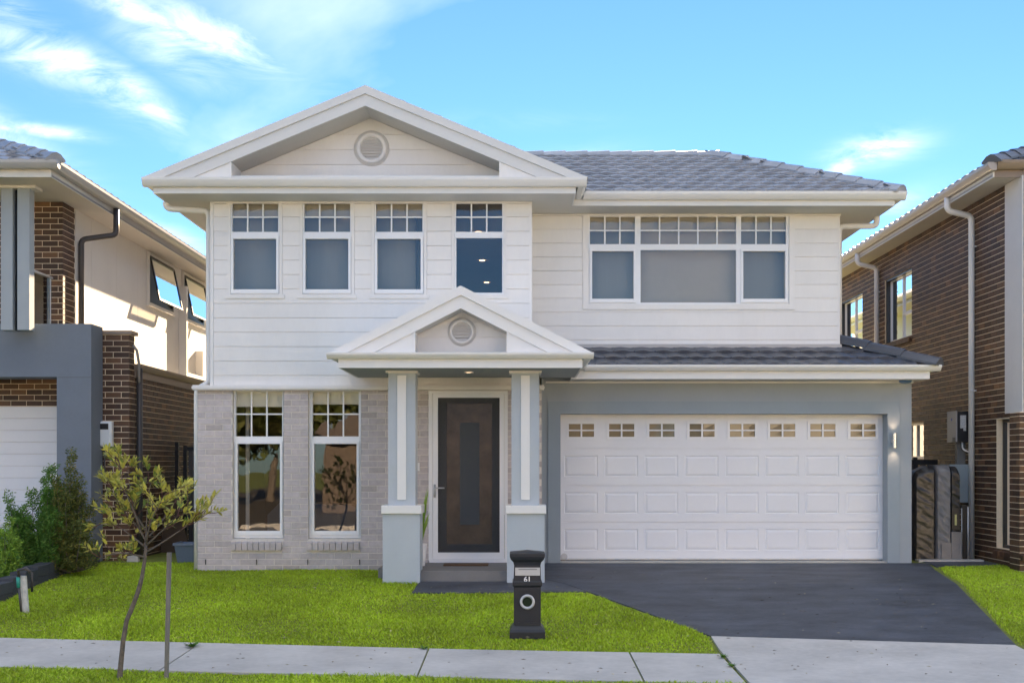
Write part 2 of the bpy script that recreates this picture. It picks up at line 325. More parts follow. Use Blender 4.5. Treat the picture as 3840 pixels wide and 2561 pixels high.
# ------------------------------------------------------------------ generic builders
BR = {}
def brick_mesh(ln, m, h=.076, d=.005):
    k = (round(ln, 3), m.name, h)
    if k not in BR:
        b = MB().cbox(0, ln, -d, .004, 0, h, .0025); me = bpy.data.meshes.new('brick'); me.from_pydata(b.v, [], b.f[:-1]); me.materials.append(m); BR[k] = me
    return BR[k]
def brickwork(thing_, wall, org, ang, length, z0, z1, holes, m, budget, key, course=.0857, bl=.24, off=0., stuffname='brickwork', j=.011):
    """courses laid along local +s from org; outward normal is local -y after rotation by ang"""
    res = []; n = int(round((z1-z0)/course+.49))
    for r in range(n):
        za = z0+r*course; zb = min(za+course-j, z1)
        if zb-za < .02: continue
        s = -((r % 2)*bl/2+off)
        while s < length:
            a, b = max(s, 0), min(s+bl-j, length); s += bl
            if b-a < .03: continue
            segs = [(a, b)]; zc = (za+zb)/2
            for h in holes:
                if h[2] < zc < h[3]:
                    new = []
                    for (p, q) in segs:
                        if q <= h[0] or p >= h[1]: new.append((p, q)); continue
                        if h[0]-p > .02: new.append((p, h[0]-.002))
                        if q-h[1] > .02: new.append((h[1]+.002, q))
                    segs = new
            res += [(p, q, za, zb-za) for p, q in segs]
    c, s_ = math.cos(ang), math.sin(ang)
    res.sort(key=lambda t: key(org[0]+c*t[0], org[1]+s_*t[0], t[2]))
    st = MB()
    for i, (p, q, za, h) in enumerate(res):
        if i < budget:
            inst('brick', brick_mesh(q-p, m, round(h, 3)), wall, (org[0]+c*p, org[1]+s_*p, za), (0, 0, ang))
        else:
            d = .005; x0, y0 = org[0]+c*p, org[1]+s_*p; x1, y1 = org[0]+c*q, org[1]+s_*q; nx, ny_ = s_*d, -c*d
            st.add([(x0+nx,y0+ny_,za),(x1+nx,y1+ny_,za),(x1+nx,y1+ny_,za+h),(x0+nx,y0+ny_,za+h),(x0,y0,za),(x1,y1,za),(x1,y1,za+h),(x0,y0,za+h)],
                   [(0,1,2,3),(0,4,5,1),(1,5,6,2),(2,6,7,3),(3,7,4,0)])
    if st.v: tag(st.build(stuffname, m, wall), kind='stuff')
    return min(len(res), budget)
def boards(parent, x0, x1, z0, z1, y, holes, m, pitch, zline, name='weatherboard', gap=.008):
    k0 = math.floor((z0-zline)/pitch); z = zline+k0*pitch
    while z < z1-1e-4:
        a, b = max(z, z0), min(z+pitch, z1); z += pitch
        if b-a < .012: continue
        a2, b2 = a+gap/2, b-gap/2
        hs = [h for h in holes if h[2] < b2 and h[3] > a2]
        full = sorted([(h[0], h[1]) for h in hs if h[2] <= a2 and h[3] >= b2])
        x = x0
        for (p, q) in full+[(x1, x1)]:
            if p-x > .02:
                o = MB().rect_holes(x, min(p, x1), a2, b2, hs, y-.014, y).build(name, m, parent)
            x = max(x, q)
def gutter_x(mb, x0, x1, yf, zt, h=.115, w=.115, side=-1):   # quad/ogee gutter along x; front at yf
    prof = [(yf, zt), (yf-.012, zt-.004), (yf-.008, zt-h*.35), (yf+.008, zt-h*.62), (yf+.03, zt-h*.88), (yf+.045, zt-h), (yf+w, zt-h), (yf+w, zt)]
    mb.prism([(p[0], p[1]) for p in prof], x0, x1, 'x'); return mb
def gutter_y(mb, y0, y1, xf, zt, sgn, h=.115, w=.115):
    prof = [(xf, zt), (xf+sgn*.012, zt-.004), (xf+sgn*.008, zt-h*.35), (xf-sgn*.008, zt-h*.62), (xf-sgn*.03, zt-h*.88), (xf-sgn*.045, zt-h), (xf-sgn*w, zt-h), (xf-sgn*w, zt)]
    mb.prism(prof, y0, y1, 'y'); return mb
TM = {}
def tile_mesh(w, ln, m, n=8):
    k = (w, ln, m.name)
    if k not in TM:
        vs = []; fs = []; th = .022
        for i in range(n+1):
            t = i/n; x = t*w; hh = .010*math.sin(t*2*math.pi*1.0-.6)+(.012 if i == n else 0)
            vs += [(x, 0, th+hh+.012), (x, ln*1.08, hh*.6+.004), (x, 0, hh-.004)]
        for i in range(n):
            a, b = 3*i, 3*i+3; fs += [(a, b, b+1, a+1), (a+2, b+2, b, a)]
        fs += [(0, 1, 2), (3*n, 3*n+2, 3*n+1)]
        me = bpy.data.meshes.new('roof_tile'); me.from_pydata(vs, [], fs); me.materials.append(m); TM[k] = me
    return TM[k]
def roof_tiles(roof, org, ux, uy, slope_len, width, m, keep, tw=.30, ex=.27, budget=300, name='roof_tile'):
    """org eave corner, ux unit vector along the eave, uy unit vector up the slope"""
    nrm = ux.cross(uy); M = Matrix((ux, uy, nrm)).transposed(); eul = M.to_euler(); me = tile_mesh(tw-.004, ex, m); cnt = 0
    rows = int(math.ceil(slope_len/ex)); st = MB()
    for r in range(rows):
        s = -tw*(.5 if r % 2 else 0)
        while s < width:
            c = org+ux*(s+tw/2)+uy*((r+.5)*ex)
            if keep(c, r):
                p = org+ux*s+uy*(r*ex)
                if cnt < budget: inst(name, me, roof, p, tuple(eul)); cnt += 1
                else:
                    st.add([tuple(p+M@Vector(v.co)) for v in me.vertices], [tuple(f.vertices) for f in me.polygons])
            s += tw
    if st.v: tag(st.build('roof_tiling', m, roof), kind='stuff')
def cap_run(roof, a, b, m, r=.10, n=0, step=.33, name='ridge_tile'):
    a, b = Vector(a), Vector(b); d = b-a; ln = d.length; k = max(1, int(ln/step)); u = d.normalized(); sd = u.cross(Vector((0, 0, 1))).normalized(); up = sd.cross(u)
    for i in range(k):
        p = a+u*(i*ln/k); q = a+u*((i+1.08)*ln/k); vs = []; fs = []
        for (c, h) in ((p, .035), (q, .0)):
            for (t, z) in ((-1.25, -.055), (-.55, .035), (0, .062), (.55, .035), (1.25, -.055)): vs.append(c+sd*r*t+up*(z*.8+h*.6))
            vs += [c-sd*r*1.25+up*(h-.085), c+sd*r*1.25+up*(h-.085)]
        fs = [(j, j+1, j+8, j+7) for j in range(4)]+[(5, 0, 7, 12), (4, 6, 13, 11), (5, 6, 4, 3, 2, 1, 0), (7, 8, 9, 10, 11, 13, 12)]
        MB().add(vs, fs).build(name, m, roof)
def casement(house, u0, v0, u1, v1, yw, yf, lights, blindspec=None, label=None, sill=None, fm=None, blindm=None):
    """window on a wall facing -y. outer rectangle in survey pixels at depth yf; lights: (u0,v0,u1,v1,cols,rows,sash)"""
    fm = fm or frame
    x0, x1, z1, z0 = X(u0, yf), X(u1, yf), Z(v0, yf), Z(v1, yf)
    hol = [(X(l[0], yf), X(l[2], yf), Z(l[3], yf), Z(l[1], yf)) for l in lights]
    w = MB().rect_holes(x0, x1, z0, z1, hol, yf, yf+.07).build('window', fm, house)
    if label: w['label'] = label
    for l, (a, b, c, d) in zip(lights, hol):
        cols, rows, sash = l[4:7]
        if sash:
            t = .022; MB().rect_holes(a-.035, b+.035, c-.045, d+.035, [(a, b, c, d)], yf-.025, yf-.001).build('sash', fm, w)
            MB().box(a, b, yf-.012, yf+.01, c, c+.012).build('sash_bead', fm, w)
        g0 = .020; cw, rh = (b-a)/cols, (d-c)/rows
        for i in range(1, cols): MB().box(a+i*cw-g0/2, a+i*cw+g0/2, yf+.004, yf+.030, c, d).build('glazing_bar', fm, w)
        for j in range(1, rows): MB().box(a, b, yf+.006, yf+.028, c+j*rh-g0/2, c+j*rh+g0/2).build('glazing_bar', fm, w)
        for i in range(cols):
            for j in range(rows):
                p0 = a+i*cw+(g0/2 if i else 0); p1 = a+(i+1)*cw-(g0/2 if i < cols-1 else 0); q0 = c+j*rh+(g0/2 if j else 0); q1 = c+(j+1)*rh-(g0/2 if j < rows-1 else 0)
                tz = random.uniform(-.0015, .0015)
                MB().add([(p0,yf+.02+tz,q0),(p1,yf+.02,q0),(p1,yf+.02+tz,q1),(p0,yf+.02,q1)], [(0,1,2,3)]).build('pane', glass, w)
    if blindspec:
        for (bu0, bv0, bu1, bv1) in blindspec:
            a, b, d, c = X(bu0, yf), X(bu1, yf), Z(bv0, yf), Z(bv1, yf)
            MB().box(a, b, yf+.075, yf+.079, c, d).box(a, b, yf+.072, yf+.084, c-.02, c-.001).build('blind', blindm or blind, w)
    return w, hol, (x0, x1, z0, z1)
def vent(house, u, v, d, ro, ri, nsl):
    cx, cz = X(u, d), Z(v, d); s = F/d; ro, ri = ro/s, ri/s
    r = MB().lathe([(ro*1.13, 0), (ro*1.13, -.012), (ro*1.02, -.012), (ro, -.03), (ro*.97, -.05), (ri*1.06, -.05), (ri, -.03), (ri, .0)], (cx, d-.014, cz), 40, 'y').build('gable_vent', gutterm, house, True)
    MB().lathe([(ri, 0), (.001, 0)], (cx, d-.012, cz), 32, 'y').build('backing', roomdark, r)
    for i in range(nsl):
        z = cz-ri+2*ri*(i+.5)/nsl; hw = math.sqrt(max(0, ri*ri-(z-cz)**2))*.99; h = ri/nsl
        MB().hex([(cx-hw,d-.055,z-h*.95),(cx+hw,d-.055,z-h*.95),(cx+hw,d-.05,z-h*.7),(cx-hw,d-.05,z-h*.7)], [(cx-hw,d-.025,z+h*.8),(cx+hw,d-.025,z+h*.8),(cx+hw,d-.018,z+h),(cx-hw,d-.018,z+h)]).build('louvre', gutterm, r)
# ================================================================== MAIN HOUSE
DM, DR, DG = 17.3, 18.15, 17.95
ZS = 5.66
H = thing('house', (.5, 17.3, .49), 'white weatherboard two storey house with gabled porch and white garage door, in the middle', 'house')
xL, xR = X(789, DM), X(1992, DM)             # upper left block
zb = Z(1445, DM)
xB0, xB1 = X(741, DM), .33                   # brick storey
# ---- windows data (survey pixels)
UW = [(866, 1048), (1136, 1318), (1405, 1589), (1705, 1888)]
holesU = []
for i, (a, b) in enumerate(UW):
    lo_s = (a+10, 897, b-11, 1089, 1, 1, True) if i < 3 else (a+6, 893, b-5, 1098, 1, 1, False)
    w, hol, rc = casement(H, a, 752, b, 1106, DM, DM+.0, [(a+5, 759, b-5, 870, 3, 2, False), lo_s], [(a+3, 757, b-3, 806)], blindm=blind2 if i < 3 else roomdark,
                          label='upper window with open ceiling lights behind' if i == 3 else None)
    holesU.append((rc[0], rc[1], rc[2], rc[3]))
    x0, x1, z0, z1 = rc
    for sx in (x0-.045, x1): MB().box(sx+.002, sx+.043, DM-.022, DM, z0-.045, z1).build('window_trim', board, H)
    MB().box(x0-.075, x1+.075, DM-.034, DM, z0-.052, z0-.002).build('window_sill', board, H)
# upper left wall backing and boards
MB().rect_holes(xL, xR, zb, ZS, holesU, DM+.001, DM+.14).build('upper_wall', board, H)
trimh = [(h[0]-.045, h[1]+.045, h[2]-.05, h[3]) for h in holesU]
boards(H, xL+.05, xR-.03, zb, ZS-.03, DM, trimh, board, .2015, 3.229)
MB().box(xL, xL+.048, DM-.022, DM+.04, zb, ZS).build('corner_board', board, H)
MB().box(xR-.03, xR+.001, DM-.022, DM, zb, ZS).box(xR+.002, xR+.012, DM-.02, DR, 3.6, ZS).build('corner_board', board, H)
MB().box(xL, xR, DM-.03, DM-.001, ZS-.03, ZS-.002).build('eave_bead', gutterm, H)
# side walls and rear
MB().box(xL, xL+.1, DM+.141, 35, zb, ZS).box(xB0, xB0+.1, DM+.12, 35, .4, zb).box(4.62, 4.72, DR+.15, 35, .4, ZS).box(5.62, 5.72, DG+.3, 25, .4, 3.2).box(xL, 4.72, 35, 35.1, .4, ZS).box(xR-.12, xR, DM+.14, DR, 3.0, ZS).build('side_wall', whitewall, H)
MB().box(xB0-.05, .36, DM-.085, DM+.01, 3.022, zb).box(xB0-.06, .37, DM-.10, DM-.086, 3.04, zb-.02).build('ledge_trim', gutterm, H)
# ---- brick storey
LW = [(873, 1464, 1063, 2017), (1157, 1464, 1354, 2017)]
bh = []
lspec = [((885, 1469, 1058, 1636), (892, 1664, 1051, 1993), 1519), ((1172, 1469, 1345, 1636), (1179, 1664, 1338, 1993), 1510)]
YF = DM+.085
for (a, t, b, bo), (g1, g2, bl_) in zip(LW, lspec):
    w, hol, rc = casement(H, a+2, t+1, b-1, bo, DM, YF, [(*g1, 3, 2, False), (*g2, 1, 1, True)], [(g1[0]-2, g1[1]-2, g1[2]+2, bl_)])
    bx0, bx1, bz0, bz1 = X(a-1, DM), X(b, DM), Z(bo+3, DM), 3.03
    bh.append((bx0, bx1, bz0, bz1))
    # sloping brick-on-edge sill
    n = 9; wS = (bx1-bx0+.0)/n
    for k in range(n):
        xa = bx0-.02+k*wS; MB().hex([(xa+.004,DM-.055,bz0-.155),(xa+wS-.004,DM-.055,bz0-.155),(xa+wS-.004,DM+.02,bz0-.155),(xa+.004,DM+.02,bz0-.155)],
                                    [(xa+.004,DM-.06,bz0-.055),(xa+wS-.004,DM-.06,bz0-.055),(xa+wS-.004,DM+.10,bz0-.004),(xa+.004,DM+.10,bz0-.004)]).build('sill_brick', brickm, H)
dx0, dx1, dz0, dz1 = X(1607, DM), X(1904, DM), .60, 3.012
bh.append((dx0, dx1, dz0, dz1))
wl = MB().rect_holes(xB0, xB1, .35, 3.02, bh, DM+.001, DM+.12).build('brick_wall', mortar, H)
used = brickwork(H, wl, (xB0, DM+.001), 0, xB1-xB0, .494, 3.018, [(h[0]-xB0, h[1]-xB0, h[2], h[3]) for h in bh]+[(h[0]-.02-xB0, h[1]-.02-xB0, h[2]-.16, h[2]) for h in bh[:2]], brickm, 300,
                 lambda x, y, z: (0 if -4.5 < x < -1.75 else (1 if x < -1.25 else 2))*10-z*.01)
for uu in (772, 963, 1155, 1349): MB().box(X(uu, DM)-.006, X(uu, DM)+.006, DM-.018, DM-.010, Z(2116, DM), Z(2096, DM)).build('weep_hole', dark_frame, H)
# ---- rooms behind the glass
def room(x0, x1, y0, y1, z0, z1, m):
    MB().add([(x0,y0,z0),(x1,y0,z0),(x1,y1,z0),(x0,y1,z0),(x0,y0,z1),(x1,y0,z1),(x1,y1,z1),(x0,y1,z1)], [(0,3,2,1),(4,5,6,7),(1,2,6,5),(2,3,7,6),(3,0,4,7)]).build('room', m, H)
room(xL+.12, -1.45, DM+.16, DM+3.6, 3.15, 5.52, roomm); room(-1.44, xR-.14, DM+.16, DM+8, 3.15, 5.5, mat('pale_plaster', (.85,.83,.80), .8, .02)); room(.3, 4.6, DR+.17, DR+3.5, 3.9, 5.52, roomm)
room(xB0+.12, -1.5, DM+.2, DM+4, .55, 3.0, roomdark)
sheer = mat('sheer_curtain', (.33,.33,.30), .9, .03, 2, stretch=(3,1,.2)); sheer2 = mat('roller_screen', (.52,.47,.39), .9, .04, 1.2)
for (a, b) in UW[:3]: MB().box(X(a, DM)-.1, X(b, DM)+.1, DM+.30, DM+.305, 3.3, 5.5).build('curtain', sheer, H)
for (a, b, m_) in ((2212, 2381, sheer), (2402, 2761, sheer2), (2786, 2946, sheer)): MB().box(X(a, DR)-.03, X(b, DR)+.03, DR+.22, DR+.225, 4.0, 5.5).build('curtain', m_, H)
dl = MB()
for (x, y) in ((-.6, 18.7), (-.62, 21.3), (-.61, 23.9)): dl.lathe([(.001, 0), (.045, 0), (.05, .004)], (x, y, 5.49), 14)
for (x, y) in ((-2.46, 17.62),): dl.lathe([(.001, 0), (.045, 0), (.05, .004)], (x, y, 5.505), 14)
dl.build('downlight', warmbulb, H)
# dark sofa shape and pale curtain stubs inside the ground floor room
MB().prism([(-3.9,.6),(-1.9,.6),(-1.75,1.05),(-2.2,1.15),(-2.6,1.35),(-3.7,1.4),(-3.9,1.2)], 19.2, 19.9).build('sofa', portalm, H)
MB().box(-3.95, -3.9, 17.9, 17.95, .6, 2.9).box(-3.4, -3.36, 18.9, 18.95, .6, 2.9).box(-2.2, -2.1, 20.8, 20.9, .6, 2.6).build('curtain', whitewall, H)
# ---- right wing upper
wh = (X(2207, DR), X(2958, DR), Z(1141, DR), Z(808, DR))
casement(H, 2207, 808, 2958, 1141, DR, DR-.004, [(2212, 813, 2381, 916, 3, 2, False), (2402, 813, 2761, 916, 5, 2, False), (2779, 813, 2948, 916, 3, 2, False),
         (2220, 943, 2376, 1124, 1, 1, True), (2402, 938, 2761, 1135, 1, 1, False), (2786, 943, 2944, 1124, 1, 1, True)],
         [(2209, 809, 2384, 852), (2400, 809, 2764, 852), (2776, 809, 2950, 852)], label='wide upper window of six lights beside the gable', blindm=blind2)
MB().rect_holes(xR+.002, 4.72, 3.70, ZS, [wh], DR+.001, DR+.15).build('upper_wall', board, H)
th = (X(2185, DR), X(2980, DR), Z(1162, DR), Z(805, DR))
MB().rect_holes(th[0]+.003, th[1]-.003, th[2]+.003, th[3], [wh], DR-.028, DR-.001).build('window_trim', board, H)
boards(H, xR+.014, 4.70, 3.71, ZS-.03, DR, [th], board, .2025, Z(1171.5, DR))
MB().box(4.70, 4.725, DR-.02, DR+.2, 3.71, ZS).build('corner_board', board, H)
MB().box(xR, 4.74, DR-.03, DR-.001, ZS-.03, ZS-.002).build('eave_bead', gutterm, H)
# ---- eaves: soffits, fascias, gutters
yfL, yfR = 16.76, 17.56
xgl, xgr = X(575, yfL), X(2160, yfL)         # left gable fascia ends
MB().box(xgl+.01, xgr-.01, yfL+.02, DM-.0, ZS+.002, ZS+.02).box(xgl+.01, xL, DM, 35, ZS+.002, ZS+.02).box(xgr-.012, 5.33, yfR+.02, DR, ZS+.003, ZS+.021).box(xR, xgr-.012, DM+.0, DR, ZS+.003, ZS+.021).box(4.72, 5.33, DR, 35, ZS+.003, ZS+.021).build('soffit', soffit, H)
MB().box(xgl, xgr, yfL, yfL+.02, ZS, ZS+.24).box(xgl, xgl+.02, yfL+.02, 35, ZS, ZS+.24).box(xgr-.02, xgr, yfL+.02, yfR+.02, ZS, ZS+.24).build('fascia', gutterm, H)
MB().box(xgr+.001, 5.355, yfR, yfR+.02, ZS, ZS+.2).box(5.335, 5.355, yfR+.021, 35, ZS, ZS+.2).build('fascia', gutterm, H)
gut = MB(); gzt = Z(662, 16.62); gutter_x(gut, X(529, 16.62), X(2201, 16.62), 16.64, gzt, .118); gutter_y(gut, 16.76, 35, X(529, 16.62)+.0, gzt, -1, .118); gutter_y(gut, 16.76, 17.6, X(2201, 16.62), gzt, 1, .118)
gut.build('gutter', gutterm, H)
gzr = Z(716, 17.44); gut = MB(); gutter_x(gut, xgr+.14, X(3402, 17.44), 17.455, gzr, .112); gutter_y(gut, 17.57, 35, X(3402, 17.44), gzr, 1, .112)
gut.build('gutter', gutterm, H)
# ---- big gable
AX = -2.065; yb_ = 16.70; sb = F/yb_
zg = gzt-.005
def line_z(x, zap, sl): return zap-sl*abs(x-AX)
zap = Z(323, yb_); SLP = .414
def chev(mb, cx, zap, sl, t0, t1, zbase, ya, yb):
    """chevron band between vertical drops t0 and t1 below the outer slope line, cut at zbase"""
    for sg in (-1, 1):
        xo = (zap-t0-zbase)/sl; xi = (zap-t1-zbase)/sl
        P = [(cx, zap-t0), (cx+sg*xo, zbase), (cx+sg*xi, zbase), (cx, zap-t1)]
        if sg > 0: P = P[::-1]
        mb.prism(P, ya, yb)
    return mb
t1 = (374-323)/sb-.022; t2 = (398-323)/sb
t1 = .115; t2 = .275
chev(MB(), AX, zap, SLP, 0, t1, zg, yb_-.045, yb_+.05).build('barge_cap', barge, H)
chev(MB(), AX, zap, SLP, t1+.001, t2, zg, yb_-.02, yb_+.02).build('barge_board', barge, H)
# sloping soffit under the barge
so = chev(MB(), AX, zap, SLP, t2-.02, t2+.0, ZS+.25, yb_+.021, DM-.0)
so.build('gable_soffit', soffit, H)
# tympanum wall + boards
zt0, zt1 = ZS+.24, zap-t2
xw = (zt1-zt0)/SLP
tym = MB().prism([(AX-xw, zt0), (AX+xw, zt0), (AX, zt1)], DM+.001, DM+.1).build('gable_wall', board, H)
zz = [Z(v, DM) for v in (650, 619.5, 563.5, 506.5)]+[zt1]
zz[0] = zt0
for a, b in zip(zz, zz[1:]):
    a2, b2 = a+.004, b-.004; ha = (zt1-a2)/SLP-.03; hb = max((zt1-b2)/SLP-.03, .02)
    MB().prism([(AX-ha, a2), (AX+ha, a2), (AX+hb, b2), (AX-hb, b2)], DM-.014, DM).build('weatherboard', board, H)
vent(H, 1394, 559, DM, 59, 41, 8)
# boxed ends
for sg, ue in ((-1, 868), (1, 1872)):
    xe = X(ue, yb_); xo = AX+sg*((zap-t2-zg)/SLP-.005); ztop = zap-t2-SLP*abs(xe-AX)
    P = [(xo, zg), (xe, zg), (xe, ztop)]
    MB().prism(P if sg < 0 else P[::-1], yb_+.0, DM-.015).box(xe-sg*.0, xe+sg*.03, yb_-.012, yb_-.001, zg, ztop+.01).build('gable_box_end', board, H)
MB().box(xgl+.03, xgr-.03, 16.7, DM-.015, gzt-.04, gzt-.02).build('gable_flashing', bronzegut, H)
# gable roof (goes back into the main roof)
gr = MB()
for sg in (-1, 1):
    xo = (zap-zg)/SLP
    P = [(AX, zap+.0), (AX+sg*xo, zg), (AX+sg*xo, zg-.03), (AX, zap-.05)]
    gr.prism(P if sg < 0 else P[::-1], yb_+.051, 22)
groof = gr.build('gable_roof', tile, H)
for sg in (-1, 1):
    ux = Vector((0, -sg, 0)) if sg > 0 else Vector((0, 1, 0))
    uy = Vector((-sg*1, 0, SLP)).normalized(); xo = (zap-zg)/SLP
    org = Vector((AX+sg*(xo), yb_+.06 if sg < 0 else 20.2, zg+.005)); ux = Vector((0, 1, 0)) if sg < 0 else Vector((0, -1, 0))
    ux = Vector((0, -1, 0)) if sg < 0 else Vector((0, 1, 0)); org.y = 20.5 if sg < 0 else yb_+.06
    roof_tiles(groof, org, ux, uy, xo*math.hypot(1, SLP)-.1, 3.6, tile, lambda c, r: c.y > yb_+.2 and c.y < 20.3, budget=0)
# ---- main hip roof
PT = .475; ex0 = 5.43; ey0 = 17.52; ez0 = gzr+.0; run = 2.306
rz = ez0+PT*run
mr = MB().add([(-5,ey0,ez0),(ex0,ey0,ez0),(ex0-run,ey0+run,rz),(-5,ey0+run,rz),(ex0,35,ez0),(ex0-run,35-run,rz),(-5,35,ez0),(-5,35-run,rz),(-5.0,ey0+run,rz)], [(0,1,2,3),(1,4,5,2),(4,6,7,5),(2,5,7,3),(0,3,7,6)])
mroof = mr.build('roof', tile, H)
MB().box(xgr+.15, ex0-.01, ey0-.015, ey0+.02, ez0-.06, ez0+.012).build('roof_edge_trim', bronzegut, H)
uy = Vector((0, 1, PT)).normalized(); ux = Vector((1, 0, 0))
keepm = lambda c, r: c.x < ex0-.02-(c.y-ey0) and (zap-SLP*abs(c.x-AX) < c.z+.12 or c.y < yb_)
roof_tiles(mroof, Vector((-1.6, ey0-.03, ez0+.0)), ux, uy, run*math.hypot(1, PT)-.02, ex0+1.8, tile, keepm, tw=.27, ex=.215)
cap_run(mroof, (ex0+.02, ey0-.02, ez0+.03), (ex0-run, ey0+run, rz+.03), tile, .125)
cap_run(mroof, (ex0-run+.1, ey0+run, rz+.01), (-1.0, ey0+run, rz+.01), tile, .12)
# side slope courses (seen from the right)
uxs = Vector((0, 1, 0)); uys = Vector((-1, 0, PT)).normalized()
roof_tiles(mroof, Vector((ex0+.03, ey0, ez0)), uxs, uys, run*math.hypot(1, PT), 8, tile, lambda c, r: (c.y-ey0) > (ex0-c.x), budget=0)
# ---- garage block
ZGS = 3.19; zslab = .55
gx0, gx1 = X(2101.6, DG), X(3327, DG); gzt_ = Z(1551.4, DG)
garwall = MB().rect_holes(.34, 5.72, .35, 3.6, [(gx0, gx1, .35, gzt_)], DG, DG+.22).build('garage_wall', render_grey, H)
tx0, tx1, tz1 = X(2054.5, DG), X(3373, DG), Z(1505, DG)
MB().rect_holes(tx0, tx1, zslab-.03, tz1, [(gx0, gx1, 0, gzt_)], DG-.02, DG-.001).build('garage_surround', mat('trim_render', (.31,.365,.405), .85, .03, 3, .25, 260), H)
MB().box(.335, .345, DM+.12, DG, .35, 3.2).build('return_wall', render_grey, H)
gd = MB(); DD = 18.2; sec = [1545, 1681.7, 1819.5, 1957, 2095.5]
gdoor = MB().box(gx0-.02, gx1+.02, DD+.012, DD+.04, .5, 2.8).build('garage_door', garagem, H)
pu0, pitch = 2101.6, 150.7
for k in range(4):
    za, zb2 = Z(sec[k+1], DD), Z(sec[k], DD); hol = []
    for c in range(8):
        if k == 0: hol.append((X(pu0+c*pitch+25, DD), X(pu0+c*pitch+132, DD), Z(1644, DD), Z(1583, DD)))
        else: hol.append((X(pu0+c*pitch+14, DD), X(pu0+c*pitch+140, DD), Z(sec[k]+106, DD), Z(sec[k]+26, DD)))
    MB().rect_holes(X(2095, DD), X(3312, DD), za+.003, zb2-.003, hol, DD-.010, DD+.011).build('door_section', garagem, gdoor)
    for (a, b, c, d) in hol:
        if k:
            e = .012; i2 = .045
            MB().add([(a+e,DD+.0,c+e),(b-e,DD+.0,c+e),(b-e,DD+.0,d-e),(a+e,DD+.0,d-e),(a+i2,DD-.011,c+i2),(b-i2,DD-.011,c+i2),(b-i2,DD-.011,d-i2),(a+i2,DD-.011,d-i2),
                      (a,DD-.010,c),(b,DD-.010,c),(b,DD-.010,d),(a,DD-.010,d)],
                     [(4,5,6,7),(0,1,5,4),(1,2,6,5),(2,3,7,6),(3,0,4,7),(8,9,1,0),(9,10,2,1),(10,11,3,2),(11,8,0,3)]).build('raised_panel', garagem, gdoor)
        else:
            fr = []; w2, h2 = (b-a-.05)/2-.012, (d-c-.05)/2-.010
            for ii in range(2):
                for jj in range(2): fr.append((a+.025+ii*(w2+.024), a+.025+ii*(w2+.024)+w2, c+.025+jj*(h2+.02), c+.025+jj*(h2+.02)+h2))
            MB().rect_holes(a-.012, b+.012, c-.012, d+.012, fr, DD-.026, DD-.0101).build('door_window_frame', frame, gdoor)
            for (p, q, r_, s_) in fr: MB().add([(p-.001,DD-.004,r_-.001),(q+.001,DD-.0045,r_-.001),(q+.001,DD-.004,s_+.001),(p-.001,DD-.0045,s_+.001)], [(0,1,2,3)]).build('pane', glassmat('frosted_pane', (.8,.76,.66), .0, .7) if 'frosted_pane' not in MT else MT['frosted_pane'], gdoor)
            MB().box(a, b, DD+.003, DD+.008, c, d).build('pane_backing', mat('pane_interior', (.46,.41,.32), .7, .1, 2) if 'pane_interior' not in MT else MT['pane_interior'], gdoor)
MB().box(gx0, gx1, DD-.012, DD+.02, zslab+.0, Z(2099, DD)).build('bottom_seal', dark_frame, gdoor)
MB().box(gx0, gx1, DG-.0, DD+.1, zslab-.05, zslab+.02).build('garage_threshold', concrete, H)
MB().lathe([(.001, -.004), (.045, -.004), (.05, 0)], (X(2115, DD), DD-.012, Z(2086, DD)), 16, 'y').build('badge', steel, gdoor)
# garage eave and roof
yfG = 17.43; xge = X(3487, yfG)
MB().box(.75, xge, yfG, yfG+.02, ZGS, ZGS+.19).box(xge-.02, xge, yfG+.021, 25, ZGS, ZGS+.19).build('fascia', white, H)
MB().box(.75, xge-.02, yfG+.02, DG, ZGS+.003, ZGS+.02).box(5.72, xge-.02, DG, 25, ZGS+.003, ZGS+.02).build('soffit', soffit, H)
gzg = Z(1366.5, 17.31); gut = MB(); gutter_x(gut, .93, X(3533, 17.31), 17.325, gzg, .088); gutter_y(gut, 17.44, 25, X(3533, 17.31), gzg, 1, .088); gut.build('gutter', white, H)
MB().box(.40, 5.74, DG-.02, DG-.001, ZGS-.025, ZGS).build('eave_bead', gutterm, H)
gex, gey, gez = 5.90, 17.36, gzg-.015; GS = .42
gtop = gez+GS*(DR-gey)
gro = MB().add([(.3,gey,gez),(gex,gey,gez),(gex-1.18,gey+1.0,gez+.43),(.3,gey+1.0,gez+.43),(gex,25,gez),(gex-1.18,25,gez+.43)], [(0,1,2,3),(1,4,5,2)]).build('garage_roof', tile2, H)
uy = Vector((0, 1, GS)).normalized()
roof_tiles(gro, Vector((.5, gey-.02, gez)), ux, uy, .80*math.hypot(1, GS), 5.6, tile2, lambda c, r: c.x < gex-.08-(c.y-gey)*1.1 and c.y < DR-.06, tw=.30, ex=.29)
cap_run(gro, (gex+.03, gey-.03, gez+.045), (gex-1.16, gey+1.0, gez+.50), tile2, .11, step=.42)
MB().box(xR+.02, 4.74, DR-.06, DR-.016, gez+.30, 3.745).build('apron_flashing', bronzegut, H)
